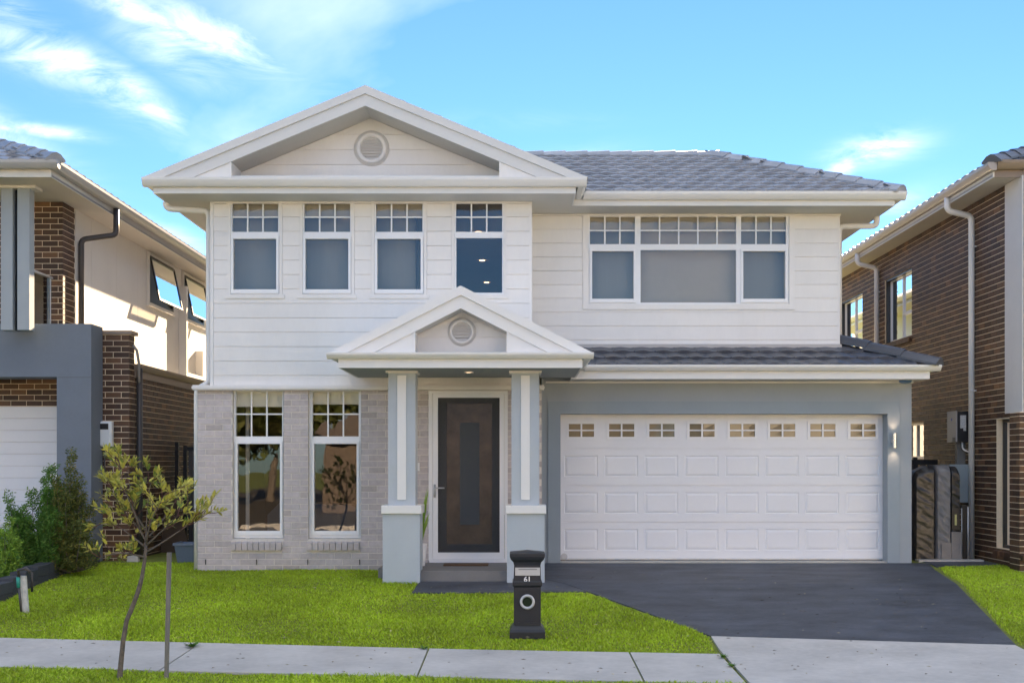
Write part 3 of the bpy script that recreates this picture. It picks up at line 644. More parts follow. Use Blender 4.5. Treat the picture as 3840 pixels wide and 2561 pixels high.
# ---- porch
YC = 15.88; ygp = 15.28; yfp = 15.40
pc = -.714; pzap = Z(1073, yfp); PS = .508
pxl, pxr = X(1269, yfp), X(2184, yfp); pgt = Z(1320, ygp)
MB().box(pxl, pxr, yfp, yfp+.02, ZGS, ZGS+.18).box(pxl, pxl+.02, yfp+.021, DM-.1, ZGS, ZGS+.18).box(pxr-.02, pxr, yfp+.021, DM-.1, ZGS, ZGS+.18).build('porch_fascia', white, H)
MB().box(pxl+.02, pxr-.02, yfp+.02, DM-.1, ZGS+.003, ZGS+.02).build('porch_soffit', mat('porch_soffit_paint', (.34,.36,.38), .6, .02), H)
gut = MB(); gutter_x(gut, X(1223, ygp), X(2227, ygp), ygp+.015, pgt, .078); gutter_y(gut, ygp+.125, 17.2, X(1223, ygp), pgt, -1, .078); gutter_y(gut, ygp+.125, 17.2, X(2227, ygp), pgt, 1, .078); gut.build('porch_gutter', white, H)
pz = pgt-.004
chev(MB(), pc, pzap, PS, 0, .115, pz, yfp-.05, yfp+.04).build('porch_barge_cap', white, H)
chev(MB(), pc, pzap, PS, .116, .278, pz, yfp-.02, yfp+.02).build('porch_barge_board', white, H)
YT = 15.76
chev(MB(), pc, pzap, PS, .26, .278, ZGS+.19, yfp+.021, YT).build('porch_gable_soffit', soffit, H)
xw = (pzap-.278-ZGS-.19)/PS
MB().prism([(pc-xw, ZGS+.19), (pc+xw, ZGS+.19), (pc, pzap-.278)], YT, YT+.06).build('porch_gable_wall', board, H)
zc = Z(1266.5, YT); zs = [ZGS+.19, zc, zc+.2, pzap-.278]
for a, b in zip(zs, zs[1:]):
    a2, b2 = a+.004, b-.004; ha = (pzap-.278-a2)/PS-.03; hb = max((pzap-.278-b2)/PS-.03, .01)
    MB().prism([(pc-ha, a2), (pc+ha, a2), (pc+hb, b2), (pc-hb, b2)], YT-.014, YT-.001).build('weatherboard', board, H)
vent(H, 1732.4, 1245, YT, 47, 34.5, 6)
for sg, ue in ((-1, 1557), (1, 1900)):
    xe = X(ue, yfp); xo = pc+sg*((pzap-.278-pz)/PS-.005); zt = pzap-.278-PS*abs(xe-pc); P = [(xo, pz), (xe, pz), (xe, zt)]
    MB().prism(P if sg < 0 else P[::-1], yfp+.0, YT-.015).box(xe-.0, xe+sg*.028, yfp-.012, yfp-.001, pz, zt+.01).build('gable_box_end', white, H)
pr = MB()
for sg in (-1, 1):
    xo = (pzap-pz)/PS; P = [(pc, pzap), (pc+sg*xo, pz), (pc+sg*xo, pz-.03), (pc, pzap-.05)]; pr.prism(P if sg < 0 else P[::-1], yfp+.041, DM-.02)
proof = pr.build('porch_roof', white, H)
MB().box(pxl+.02, pxr-.02, yfp+.03, YT-.016, pgt-.035, pgt-.015).build('gable_flashing', bronzegut, H)
cb = MB()
cols = [(X(1455.7, YC), X(1557.5, YC), X(1429, 15.79), X(1580, 15.79), X(1435, 15.83), X(1574.5, 15.83), .40), (X(1918, YC), X(2022, YC), X(1896.8, 15.79), X(2048, 15.79), X(1901, 15.83), X(2042, 15.83), .46)]
zc1, zc0 = Z(1895, 15.79), Z(1926, 15.79)
for (a, b, c, d, e, f, zz0) in cols:
    col = MB().box(a, b, YC, YC+.35, zc1+.001, ZGS-.001).build('porch_column', render_blue, H)
    MB().box(e, f, 15.83, 15.83+.46, zz0-.1, zc0-.001).build('pier', render_blue, col)
    MB().cbox(c, d, 15.79, 15.79+.53, zc0, zc1, .006).build('pier_cap', white, col)
    m_ = (a+b)/2; w_ = .057
    MB().box(m_-w_, m_+w_, YC-.018, YC-.001, Z(1873, YC), Z(1408, YC)).build('inlay_strip', white, col)
    MB().box(a-.03, b+.03, YC-.03, YC-.001, ZGS-.03, ZGS-.001).box(b+.001, b+.03, YC, YC+.36, ZGS-.03, ZGS-.001).box(a-.03, a-.001, YC, YC+.36, ZGS-.03, ZGS-.001).build('capital_bead', gutterm, col)
zstep = .612
xs0, xs1 = X(1574.5, 15.83)+.002, X(1901, 15.83)-.002
MB().box(xs0, xs1, 15.97, 16.32, .4, zstep).box(xB0*0-1.85, .32, 16.321, DM-.02, .4, zstep).build('porch_step', stepm, H)
# door
DF = DM-.02
fx0, fx1, fz0, fz1 = X(1607, DF), X(1904, DF), zstep+.03, Z(1466, DF)
ix0, ix1 = X(1622, DF), X(1892, DF); iz1 = Z(1475, DF)
dr = MB().rect_holes(fx0, fx1, fz0, fz1, [(ix0, ix1, 0, iz1)], DF, DF+.12).box(fx0+.01, fx1-.01, DF-.02, DF+.1, fz0-.028, fz0+.02).build('door', frame, H)
sx0, sx1, sz0, sz1 = X(1642, DF), X(1873.7, DF), Z(2071, DF), Z(1491, DF)
sd = MB().rect_holes(ix0+.004, ix1-.004, fz0+.022, iz1-.004, [(sx0, sx1, sz0, sz1)], DF-.004, DF+.028).build('screen_door_frame', frame, dr)
mesh_m = bpy.data.materials.new('screen_mesh'); mesh_m.use_nodes = True; q_ = mesh_m.node_tree
q_.nodes['Principled BSDF'].inputs['Base Color'].default_value = (.03, .032, .035, 1); tr_ = q_.nodes.new('ShaderNodeBsdfTransparent'); mi_ = q_.nodes.new('ShaderNodeMixShader'); mi_.inputs[0].default_value = .42
q_.links.new(tr_.outputs[0], mi_.inputs[1]); q_.links.new(q_.nodes['Principled BSDF'].outputs[0], mi_.inputs[2]); q_.links.new(mi_.outputs[0], q_.nodes['Material Output'].inputs[0])
MB().add([(sx0,DF+.012,sz0),(sx1,DF+.012,sz0),(sx1,DF+.012,sz1),(sx0,DF+.012,sz1)], [(0,1,2,3)]).build('screen_mesh', mesh_m, dr)
leaf_m = mat('charcoal_door', (.085,.088,.09), .5, .05); glz = mat('bronze_glass', (.13,.085,.055), .22, .55, 4.0, .12, 5, spec=1.0)  # bronze_glass: uneven tone painted in to stand for blurred bright reflections
bx = (X(1674, DF), X(1844, DF), Z(2040, DF), Z(1512, DF)); cx_ = (X(1724, DF), X(1797, DF), Z(1967, DF), Z(1584, DF))
MB().rect_holes(sx0-.01, sx1+.01, sz0-.01, sz1+.01, [bx], DF+.05, DF+.08).build('door_leaf', leaf_m, dr)
MB().rect_holes(*bx, [cx_], DF+.07, DF+.075).build('door_glass', glz, dr)
MB().box(cx_[0], cx_[1], DF+.045, DF+.072, cx_[2], cx_[3]).build('door_panel', mat('slate_door_panel', (.13,.15,.165), .5, .05), dr)
hx, hz = X(1630, DF), Z(1829, DF)
MB().box(hx-.012, hx+.016, DF-.022, DF-.005, hz-.13, hz+.05).tube([(hx+.004,DF-.02,hz),(hx+.004,DF-.055,hz),(hx+.14,DF-.055,hz)], .010, 8).build('door_handle', steel, dr, True)
MB().box(X(1567, DM), X(1572, DM)+.01, DM-.045, DM-.018, Z(1765, DM), Z(1734, DM)).build('doorbell', white, H)
# ---- downpipes
def bend(pts, r, k=.08, n=4):
    P = [Vector(p) for p in pts]; o = [P[0]]
    for a, b, c in zip(P, P[1:], P[2:]):
        d0 = (a-b).normalized(); d1 = (c-b).normalized()
        for i in range(n+1):
            t = i/n; o.append((b+d0*k)*(1-t)**2+b*2*t*(1-t)+(b+d1*k)*t*t)
    o.append(P[-1]); return o
ya = 17.42
px_ = xL-.05
MB().tube(bend([(X(622, ya), ya, ZS+.02), (X(622, ya), ya, Z(783, ya)), (px_, ya, Z(792, ya)), (px_, ya, 3.13), (xB0-.04, ya, 3.05), (xB0-.04, ya, .45)], .045), .043, 12).build('downpipe', pipewhite, H, True)
ya = 18.35
MB().tube(bend([(X(3288, ya), ya, ZS+.02), (X(3288, ya), ya, Z(848, ya)), (4.77, ya, Z(850, ya)), (4.77, ya, 3.9)], .045), .043, 12).build('downpipe', pipewhite, H, True)

# ================================================================== LEFT NEIGHBOUR
LN = thing('neighbour_house', (-8.5, 18.5, .5), 'neighbouring two storey house on the left with slate grey portal and dark brick', 'house')
XW = -6.9; ZL = 5.955
PF = 17.97; pxr_ = X(341.8, PF)
MB().rect_holes(-13, pxr_, .3, Z(1214, PF), [(-13.5, X(213, PF), 0, Z(1413, PF))], PF, 18.47).build('portal', portalm, LN)
MB().box(-13, pxr_+.002, PF-.003, PF-.0005, Z(1415, PF)-.002, Z(1415, PF)+.002).build('render_joint', dark_frame, LN)
# garage
ygd = 18.95; zgd = Z(1524, ygd)
MB().box(-13, pxr_, ygd+.03, ygd+.1, .3, 3.6).build('garage_backing', dmortar, LN)
ldoor = MB().box(-13, pxr_, ygd+.0, ygd+.02, .3, zgd).build('garage_door', whitewall, LN)
gh = 44.5*ygd/F; z = zgd
while z > .5:
    MB().cbox(-10.2, pxr_, ygd-.014, ygd, z-gh+.002, z-.003, .004).build('plank', garagem, ldoor); z -= gh
lb = MB().box(-13, pxr_, ygd+.0, ygd+.02, zgd+.001, 3.5).build('brick_band', dmortar, LN)
brickwork(LN, lb, (-9.7, ygd), 0, 9.7+pxr_, zgd+.01, zgd+.01+.0857*8, [], dbrick, 40, lambda x, y, z: -x)
# pier and long lower side wall
pxp = -5.83
pier = MB().box(-6.3, pxp, 18.5, 18.75, .3, 3.93).build('brick_pier', dmortar, LN)
brickwork(LN, pier, (-6.3, 18.5), 0, 6.3+pxp+.0, .5, 3.92, [], dbrick, 85, lambda x, y, z: z)
brickwork(LN, pier, (pxp, 18.5), R(90), .25, .5, 3.92, [], dbrick, 0, lambda x, y, z: z)
MB().box(-6.32, pxp+.05, 18.46, 18.79, 3.93, 3.985).build('pier_cap', mat('brown_flashing', (.26,.20,.155), .5, .05), LN)
lsw = MB().box(pxp-.12, pxp-.0, 18.76, 30, .3, 3.30).build('side_wall', dmortar, LN)
brickwork(LN, lsw, (pxp, 18.76), R(90), 4.6, .5, 3.30, [], dbrick, 175, lambda x, y, z: y*.3-z)
MB().box(pxp-.05, pxp+.03, 18.76, 30, 3.30, 3.42).build('fascia', MT['brown_flashing'], LN)
gutter_y(MB(), 18.76, 30, pxp+.10, 3.51, 1, .10).build('gutter', MT['brown_flashing'], LN)
MB().add([(pxp+.05,18.76,3.50),(pxp+.05,30,3.50),(XW,30,3.62),(XW,18.76,3.62)], [(0,1,2,3)]).build('skillion_roof', bronzegut, LN)
# upper white wall of panels
wy0 = 19.25
MB().box(-13, XW-.02, wy0, 31, 3.4, ZL).build('upper_wall', dark_frame, LN)
# window openings on side wall: (y0,y1,z0,z1)
w1 = (22.95, 24.6, 4.62+.0, 5.50); w2 = (25.4, 26.95, 4.55, 5.50)
w1 = (22.98, 24.62, Z(1132, 22.95), Z(954, 22.95)); w2 = (25.35, 27.0, w1[2], w1[3])
ys = [wy0, 19.97, 21.2, 22.4, 23.5, 24.75, 26, 27.2, 28.4, 31]
for a, b in zip(ys, ys[1:]):
    p = MB().rect_holes(a+.004, b-.004, 3.55, ZL, [w1, w2], 0, 1, fn=lambda *q: None)
    mbp = MB()
    def fnn(a_, b_, c_, d_, e_, f_, mbp=mbp): mbp.box(XW-.02, XW, a_, b_, e_, f_)
    MB().rect_holes(a+.004, b-.004, 3.55, ZL, [w1, w2], 0, 1, fn=fnn); mbp.build('wall_panel', whitewall, LN)
for (y0, y1, z0, z1) in (w1, w2):
    fm = MB(); 
    def fnn(a_, b_, c_, d_, e_, f_): fm.box(XW-.06, XW+.03, a_, b_, e_, f_)
    MB().rect_holes(y0, y1, z0, z1, [(y0+.05, y1-.05, z0+.05, z1-.05)], 0, 1, fn=fnn); w = fm.build('window', dark_frame, LN)
    tl = .17; sa = MB(); h = z1-z0-.06
    def P(y, t, off=0): return (XW+.03+t*tl+off, y, z1-.03-h*t*.985)
    for (a_, b_, c_, d_) in ((y0+.02, y1-.02, 0, .05), (y0+.02, y1-.02, .95, 1), (y0+.02, y0+.06, .05, .95), (y1-.06, y1-.02, .05, .95)):
        sa.hex([P(a_, d_), P(b_, d_), P(b_, d_, .03), P(a_, d_, .03)], [P(a_, c_), P(b_, c_), P(b_, c_, .03), P(a_, c_, .03)])
    sa.build('sash', dark_frame, w)
    MB().add([P(y0+.06, .05, .015), P(y1-.06, .05, .015), P(y1-.06, .95, .015), P(y0+.06, .95, .015)], [(0,1,2,3)]).build('pane', glassmat('warm_pane', (.7,.66,.6), .05, 1.2) if 'warm_pane' not in MT else MT['warm_pane'], w)
    MB().box(XW-.5, XW-.4, y0, y1, z0, z1).build('blind', blind2, w)
    MB().box(XW+.001, XW+.05, y0-.06, y1+.06, z0-.07, z0-.002).box(XW+.001, XW+.05, y0-.06, y0-.002, z0, z1+.05).build('window_trim', whitewall, w)
MB().box(XW+.001, XW+.16, 25.1, 25.2, 3.75, 5.6).box(XW+.001, XW+.16, 25.2, 26.4, 3.75, 3.85).box(XW+.001, XW+.16, 26.4, 26.5, 3.75, 4.4).build('window_surround', whitewall, LN)
# upper brick return beside the balcony
ub = MB().box(-9, XW-.0, 18.7, 19.2, 3.9, ZL).build('upper_brick_return', dmortar, LN)
brickwork(LN, ub, (-9, 18.7), 0, 9+XW, 4.0, ZL, [], dbrick, 0, lambda x, y, z: -x)
brickwork(LN, ub, (XW, 18.7), R(90), .5, 4.0, ZL, [], dbrick, 0, lambda x, y, z: -z)
MB().box(-13, XW, PF+.1, 18.7, 3.85, 3.9).build('balcony_floor', stepm, LN)
# posts
yp = 17.6
for (a, b) in ((3, 47), (65, 110)): MB().box(X(a, yp), X(b, yp), yp, yp+.18, 3.9, ZL-.02).build('balcony_post', render_grey, LN)
MB().box(X(47, yp), X(65, yp), yp+.1, yp+.17, 3.9, ZL-.02).build('post_infill', dark_frame, LN)
MB().box(X(-60, yp), X(135, yp), yp-.04, yp+.25, ZL-.04, ZL-.001).build('post_head', whitewall, LN)
xg = X(120, 17.9)
MB().box(xg-.005, xg+.005, 17.82, 18.66, 3.95, 4.78).build('balustrade_glass', glassclear, LN)
MB().box(xg-.02, xg+.02, 17.82, 18.66, 4.78, 4.81).tube([(xg, 18.6, 3.9), (xg, 18.6, 4.78)], .012, 8).build('balustrade_rail', steel, LN)
# eaves
ex1 = -6.44; eyf = 17.03
MB().box(-13, ex1, eyf+.02, 31, ZL+.002, ZL+.02).build('soffit', mat('warm_soffit', (.62,.58,.53), .6, .02), LN)
MB().box(-13, ex1, eyf, eyf+.02, ZL-.01, ZL+.16).box(ex1-.02, ex1, eyf+.021, 31, ZL-.01, ZL+.16).build('fascia', whitewall, LN)
gl = MB(); gutter_x(gl, -13, X(211.7, 16.85), 16.87, 6.15, .11); gutter_y(gl, 16.99, 31, X(211.7, 16.85), 6.15, 1, .11); gl.build('gutter', bronzegut, LN)
hx0, hy0, hz0 = -6.36, 16.95, 6.14
lr = MB().add([(hx0,hy0,hz0),(hx0-4,hy0+4,hz0+1.66),(hx0-7,hy0+4,hz0+1.66),(hx0-7,hy0,hz0),(hx0,31,hz0),(hx0-4,27,hz0+1.66)], [(0,1,2,3),(0,4,5,1)]).build('roof', tile, LN)
uy = Vector((0, 1, .414)).normalized(); roof_tiles(lr, Vector((hx0-3, hy0-.04, hz0)), ux, uy, 3.2, 3, tile, lambda c, r: c.x < hx0-(c.y-hy0)-.02, ex=.33, budget=40)
uys = Vector((-1, 0, .414)).normalized(); roof_tiles(lr, Vector((hx0+.04, hy0, hz0)), Vector((0, 1, 0)), uys, 3.2, 12, tile, lambda c, r: (c.y-hy0) > (hx0-c.x), ex=.33, budget=0)
cap_run(lr, (hx0+.03, hy0-.03, hz0+.05), (hx0-2.4, hy0+2.4, hz0+2.4*.414+.05), tile, .11)
# dark downpipes
xd, yd = XW+.06, 19.33
gx_ = X(445, 17.8)
gy_ = 6.33*F/(CU-445) ; 
MB().tube(bend([(-6.38, 19.6, ZL+.1), (-6.38, 19.6, 5.62), (xd, yd, 5.5), (xd, yd, 3.6)], .05), .045, 12).build('downpipe', pipedark, LN, True)
MB().tube(bend([(pxp+.06, 18.82, 3.45), (pxp+.06, 18.82, .5)], .05), .045, 12).build('downpipe', pipedark, LN, True)
MB().tube([(-5.80, 18.60, 3.78), (-5.75, 18.62, 3.70), (-5.73, 18.66, 3.50), (-5.76, 18.75, 3.35), (-5.77, 18.8, 3.2)], .022, 8).build('conduit', mat('conduit_grey', (.3,.28,.26), .5, .05), LN, True)

# ================================================================== RIGHT NEIGHBOUR
RN = thing('neighbour_house', (8.5, 17.5, .5), 'neighbouring dark brown brick house on the right with white rendered corner', 'house')
XR_ = 7.0; ZR = 5.99
def yat(u, x=XR_): return x*F/(u-CU)
winA = (yat(3420), yat(3319), 4.275, 5.49); winB = (yat(3235), yat(3151), 4.275, 5.49); winC = (16.9, yat(3737), .77, 2.64); winD = (yat(3464), 22.6, 2.08, 2.72)
RH = [winA, winB, winC, winD]
mbw = MB()
def fnr(a_, b_, c_, d_, e_, f_): mbw.box(XR_, XR_+.11, a_, b_, e_, f_)
MB().rect_holes(17.1, 31, .3, ZR, RH, 0, 1, fn=fnr); rw = mbw.build('side_wall', dmortar, RN)
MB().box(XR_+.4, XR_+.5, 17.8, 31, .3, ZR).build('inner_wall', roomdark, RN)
# wall runs toward the viewer: lay courses from the far end
brickwork(RN, rw, (XR_, 31.0), R(-90), 31.0-17.15, .43, ZR, [(31-h[1], 31-h[0], h[2], h[3]) for h in RH], dbrick, 250, lambda x, y, z: y+abs(z-2.6)*.05+(5 if y < 17.6 else 0))
for i, (y0, y1, z0, z1) in enumerate(RH):
    fm = MB()
    def fnn(a_, b_, c_, d_, e_, f_): fm.box(XR_+.09, XR_+.14, a_, b_, e_, f_)
    mid = (y0+y1)/2; t = .045; hl = [(y0+t, mid-t/2, z0+t, z1-t), (mid+t/2, y1-t, z0+t, z1-t)]
    if i < 2: hl = [(y0+t, mid-t/2, z0+.5, z1-t), (y0+t, mid-t/2, z0+t, z0+.44), (mid+t/2, y1-t, z0+t, z1-t)]
    if i == 2: hl = [(y0+t, y1-t, z0+t, z1-t)]
    MB().rect_holes(y0, y1, z0, z1, hl, 0, 1, fn=fnn); w = fm.build('window', dark_frame if i in (2,) else frame, RN)
    if i < 2: MB().box(XR_+.02, XR_+.089, y1-.05, y1-.002, z0, z1).box(XR_+.02, XR_+.089, y0, y1, z1-.04, z1-.002).build('window_reveal', dark_frame, w)
    for (a, b, c, d) in hl: MB().add([(XR_+.115,a,c),(XR_+.115,b,c),(XR_+.115,b,d),(XR_+.115,a,d)], [(0,1,2,3)]).build('pane', MT['warm_pane'] if i != 3 else MT['frosted_pane'], w)
    MB().box(XR_+.18, XR_+.19, y0, y1, z0, z1).build('curtain', blind if i != 2 else mat('blue_curtain', (.42,.52,.60), .8, .03, 5, stretch=(1,9,.3)), w)
    if i != 3:
        n = int((y1-y0)/.086)
        for k in range(n):
            ya_ = y0+k*(y1-y0)/n; MB().hex([(XR_-.06,ya_+.004,z0-.11),(XR_-.06,ya_+(y1-y0)/n-.004,z0-.11),(XR_+.03,ya_+(y1-y0)/n-.004,z0-.11),(XR_+.03,ya_+.004,z0-.11)],
                [(XR_-.06,ya_+.004,z0-.04),(XR_-.06,ya_+(y1-y0)/n-.004,z0-.04),(XR_+.09,ya_+(y1-y0)/n-.004,z0-.004),(XR_+.09,ya_+.004,z0-.004)]).build('sill_brick', dbrick, w)
# front pier and rendered corner
pcx = 6.93; pf = 17.06
rp = MB().box(pcx, 9.5, pf, 17.40, .3, 2.71).build('brick_pier', dmortar, RN)
brickwork(RN, rp, (pcx, pf), 0, 2.57, .43, 2.70, [], dbrick, 50, lambda x, y, z: x)
brickwork(RN, rp, (pcx, 17.40), R(-90), .34, .43, 2.70, [], dbrick, 0, lambda x, y, z: x)
MB().box(6.985, 9.5, 17.1, 17.72, 2.712, ZR).box(7.10, 9.5, 17.02, 17.1, 3.55, ZR-.02).build('rendered_corner', mat('warm_white_render', (.70,.675,.655), .85, .03, 3, .2, 200), RN)
MB().box(pcx+.01, 9.5, pf-.02, pf+.0, .3, .44).box(pcx-.03, pcx-.001, pf-.02, 17.4, .3, .42).build('footing', stepm, RN)
# eaves
rex = 6.60; rey = 17.16
MB().box(rex, 9.5, rey+.02, 31, ZR+.002, ZR+.02).build('soffit', MT['warm_soffit'], RN)
MB().box(rex, rex+.02, rey, 31, ZR-.02, ZR+.13).build('fascia', whitewall, RN)
MB().box(rex+.021, 9.5, rey-.0, rey+.02, ZR-.02, ZR+.13).build('fascia', MT['brown_flashing'], RN)
rg = MB(); gutter_y(rg, rey-.1, 31, rex-.10, 6.16, -1, .11); rg.build('gutter', mat('brown_grey_gutter', (.36,.32,.29), .35, .03), RN)
rg = MB(); gutter_x(rg, rex+.02, 9.5, rey-.12, 6.19, .12); rg.build('gutter', MT['brown_flashing'], RN)
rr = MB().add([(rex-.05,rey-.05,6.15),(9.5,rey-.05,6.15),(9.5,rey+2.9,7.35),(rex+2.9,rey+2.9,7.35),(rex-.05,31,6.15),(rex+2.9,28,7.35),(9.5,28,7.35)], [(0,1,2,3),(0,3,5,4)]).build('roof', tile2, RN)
roof_tiles(rr, Vector((rex+.3, rey-.08, 6.15)), ux, Vector((0, 1, .41)).normalized(), 3.0, 2.7, tile2, lambda c, r: (c.x-rex) > (c.y-rey)+.05, ex=.33, budget=30)
roof_tiles(rr, Vector((rex-.08, 31, 6.15)), Vector((0, -1, 0)), Vector((1, 0, .41)).normalized(), 3.0, 13.5, tile2, lambda c, r: (c.x-rex) < (c.y-rey), ex=.33, budget=0)
cap_run(rr, (rex-.06, rey-.08, 6.20), (rex+2.8, rey+2.8, 6.2+2.86*.41), tile2, .11)
for (uu, lo_) in ((3643, .45), (3287, .5)):
    x = XR_-.06; y = x*F/(uu-CU)
    MB().tube(bend([(rex-.03, y+.0, 6.06), (rex-.03, y, 5.86), (x, y, 5.78), (x, y, lo_)], .05), .046, 12).build('downpipe', pipewhite, RN, True)
    MB().box(x-.05, x+.09, y-.055, y-.045, 5.3, 5.32).box(x-.05, x+.09, y-.055, y-.045, 3.1, 3.12).build('pipe_clip', pipewhite, RN)

# ================================================================== THINGS
# ---- letterbox
mbx, mby = ground_at(1977, 2386); mz = G(mby)
LB = thing('letterbox', (mbx, mby, mz), 'black pillar letterbox numbered 61 standing on the lawn', 'letterbox')
black = mat('satin_black_paint', (.014,.017,.024), .42, .08, 8, .1, 60)
s = F/mby
def lz(v): return mz+(2387-v)/s
body = MB()
prof = [(1913, 2387), (1913, 2362), (1917, 2352), (1925, 2343), (1929, 2338), (1929, 2197), (1924, 2190), (1924, 2178), (1928, 2173), (1930, 2115), (1927, 2104), (1918, 2094), (1914, 2083), (1914, 2072)]
cu = 1979
for (a, va), (b, vb) in zip(prof, prof[1:]):
    ra, rb = (cu-a)/s, (cu-b)/s; za, zb_ = lz(va), lz(vb)
    body.hex([(mbx-ra,mby-ra,za),(mbx+ra,mby-ra,za),(mbx+ra,mby+ra,za),(mbx-ra,mby+ra,za)], [(mbx-rb,mby-rb,zb_),(mbx+rb,mby-rb,zb_),(mbx+rb,mby+rb,zb_),(mbx-rb,mby+rb,zb_)])
lb_ = body.build('pillar', black, LB)
rt = (cu-1914)/s; zt = lz(2072)
MB().add([(mbx-rt,mby-rt,zt),(mbx+rt,mby-rt,zt),(mbx+rt,mby+rt,zt),(mbx-rt,mby+rt,zt),(mbx,mby,zt+.03)], [(0,1,4),(1,2,4),(2,3,4),(3,0,4)]).build('cap', black, LB)
rf = (cu-1929)/s; yF = mby-rf
# raised frame of the lower panel
MB().rect_holes(mbx-rf+.012, mbx+rf-.012, lz(2340), lz(2200), [(mbx-rf*.68, mbx+rf*.68, lz(2327), lz(2212))], yF-.008, yF-.0005).build('panel_frame', black, LB)
pl = MB().box(mbx+(1934-cu)/s, mbx+(2026-cu)/s, yF-.016, yF+.01, lz(2153), lz(2124)).build('slot_plate', steel, LB)
MB().box(mbx+(1944-cu)/s, mbx+(2016-cu)/s, yF-.020, yF-.0165, lz(2147), lz(2131)).build('slot_flap', steel, pl)
MB().box(mbx+(1946-cu)/s, mbx+(2015-cu)/s, yF-.021, yF-.0165, lz(2131.5), lz(2129.5)).build('slot', dark_frame, pl)
rc_, ri_ = 28/s, 18/s; cz_ = lz(2250.5)
rg_ = MB().lathe([(rc_, 0), (rc_, -.018), (rc_*.93, -.026), (ri_*1.12, -.026), (ri_, -.016), (ri_, .0)], (mbx, yF-.008, cz_), 36, 'y').build('newspaper_ring', steel, LB, True)
MB().lathe([(ri_, 0), (.001, 0)], (mbx, yF-.012, cz_), 30, 'y').build('tube_opening', mat('dark_green_glass', (.02,.03,.018), .08, .3, 12), LB)
def txt(body_, loc, size, m, parent, name, w=None):
    cu_ = bpy.data.curves.new(name, 'FONT'); cu_.body = body_; cu_.size = size; cu_.extrude = .003; cu_.align_x = 'CENTER'; cu_.offset = size*.018
    o = bpy.data.objects.new('tmp', cu_); S.collection.objects.link(o); bpy.context.view_layer.update()
    me = bpy.data.meshes.new_from_object(o.evaluated_get(bpy.context.evaluated_depsgraph_get())); bpy.data.objects.remove(o)
    me.materials.append(m); me.name = name; return inst(name, me, parent, loc, (R(90), 0, 0))
txt('61', (mbx+.001, yF-.004, lz(2176)), 19*1.42/s, mat('number_white', (.85,.85,.85), .4, .01), LB, 'house_number')
# ---- wooden stake
sx_, sy_ = X(623, 11.0), 11.0; sz_ = G(sy_)
st = thing('stake', (sx_, sy_, sz_), 'grey weathered timber stake standing at the path edge', 'stake')
ht = 1.125; dxp = (634-622)*11/F
MB().hex([(sx_-.016,sy_-.016,sz_-.1),(sx_+.016,sy_-.016,sz_-.1),(sx_+.016,sy_+.016,sz_-.1),(sx_-.016,sy_+.016,sz_-.1)], [(sx_+dxp-.018,sy_-.016,sz_+ht),(sx_+dxp+.018,sy_-.016,sz_+ht),(sx_+dxp+.018,sy_+.016,sz_+ht),(sx_+dxp-.018,sy_+.016,sz_+ht)]).build('post', timber, st)
# ---- sapling
leafm = mat('sapling_leaf', (.50,.46,.085), .45, .15, 8, island=.30, col2=(.17,.24,.05), c2amt=.35, trans=.35)
twigm = mat('red_twig', (.13,.06,.05), .8, .2, 20)
def TP(u, v, dy=0): return Vector((X(u, 10.95), 10.95+dy, Z(v, 10.95)))
TR = thing('sapling', tuple(TP(447, 2575)), 'young leaning sapling with yellow green leaves on the verge', 'tree')
tp = [TP(447, 2600), TP(447, 2560), TP(452, 2500), TP(462, 2400), TP(475, 2325), TP(490, 2290), TP(510, 2240), TP(523, 2200), TP(532, 2165), TP(541, 2110), TP(546, 2065), TP(548, 2030)]
MB().tube(tp, [.030, .027, .023, .021, .020, .021, .019, .020, .018, .016, .015, .013], 10).build('trunk', bark, TR, True)
rt_ = random.Random(5)
tips = []
brn = MB(); twg = MB()
mains = [((548, 2030), (528, 1985), (495, 1940), (455, 1905), -.02), ((548, 2030), (545, 1980), (548, 1900), (560, 1800), .03), ((545, 2050), (500, 2020), (452, 1985), (395, 1960), .10),
         ((548, 2045), (590, 2010), (640, 1970), (690, 1930), -.12), ((546, 2070), (600, 2040), (665, 1985), (745, 1930), .15), ((548, 2030), (500, 1960), (482, 1850), (470, 1760), .05),
         ((546, 2090), (505, 2070), (450, 2060), (420, 2080), -.2), ((545, 1990), (510, 1930), (440, 1860), (395, 1830), .12), ((560, 2010), (600, 1960), (620, 1900), (640, 1860), .2), ((548, 2040), (565, 1980), (600, 1930), (665, 1850), -.25),
         ((530, 1985), (500, 1900), (470, 1800), (478, 1730), -.15)]
rt = random.Random(11)
def qb(p, t): return p[0]*(1-t)**3+p[1]*3*t*(1-t)**2+p[2]*3*t*t*(1-t)+p[3]*t**3
for (a, b, c, d, dy) in mains:
    P = [TP(*a), TP(*b, dy*.4), TP(*c, dy*.9), TP(*d, dy*1.6)]
    pts = [qb(P, t/8) for t in range(9)]; brn.tube(pts, [.010*(1-t/10) for t in range(9)], 6)
    for k in range(8):
        t = rt.uniform(.25, 1) if k else 1.; o = qb(P, t)
        dr_ = Vector((rt.uniform(-1, 1)+(d[0]-a[0])/260, rt.uniform(-1, 1), rt.uniform(.2, 1.3))).normalized(); ln = rt.uniform(.10, .24)
        e = o+dr_*ln; m_ = (o+e)/2+Vector((0, 0, -.01)); twg.tube([o, m_, e], [.0042, .003, .002], 5); tips.append((o, m_, e))
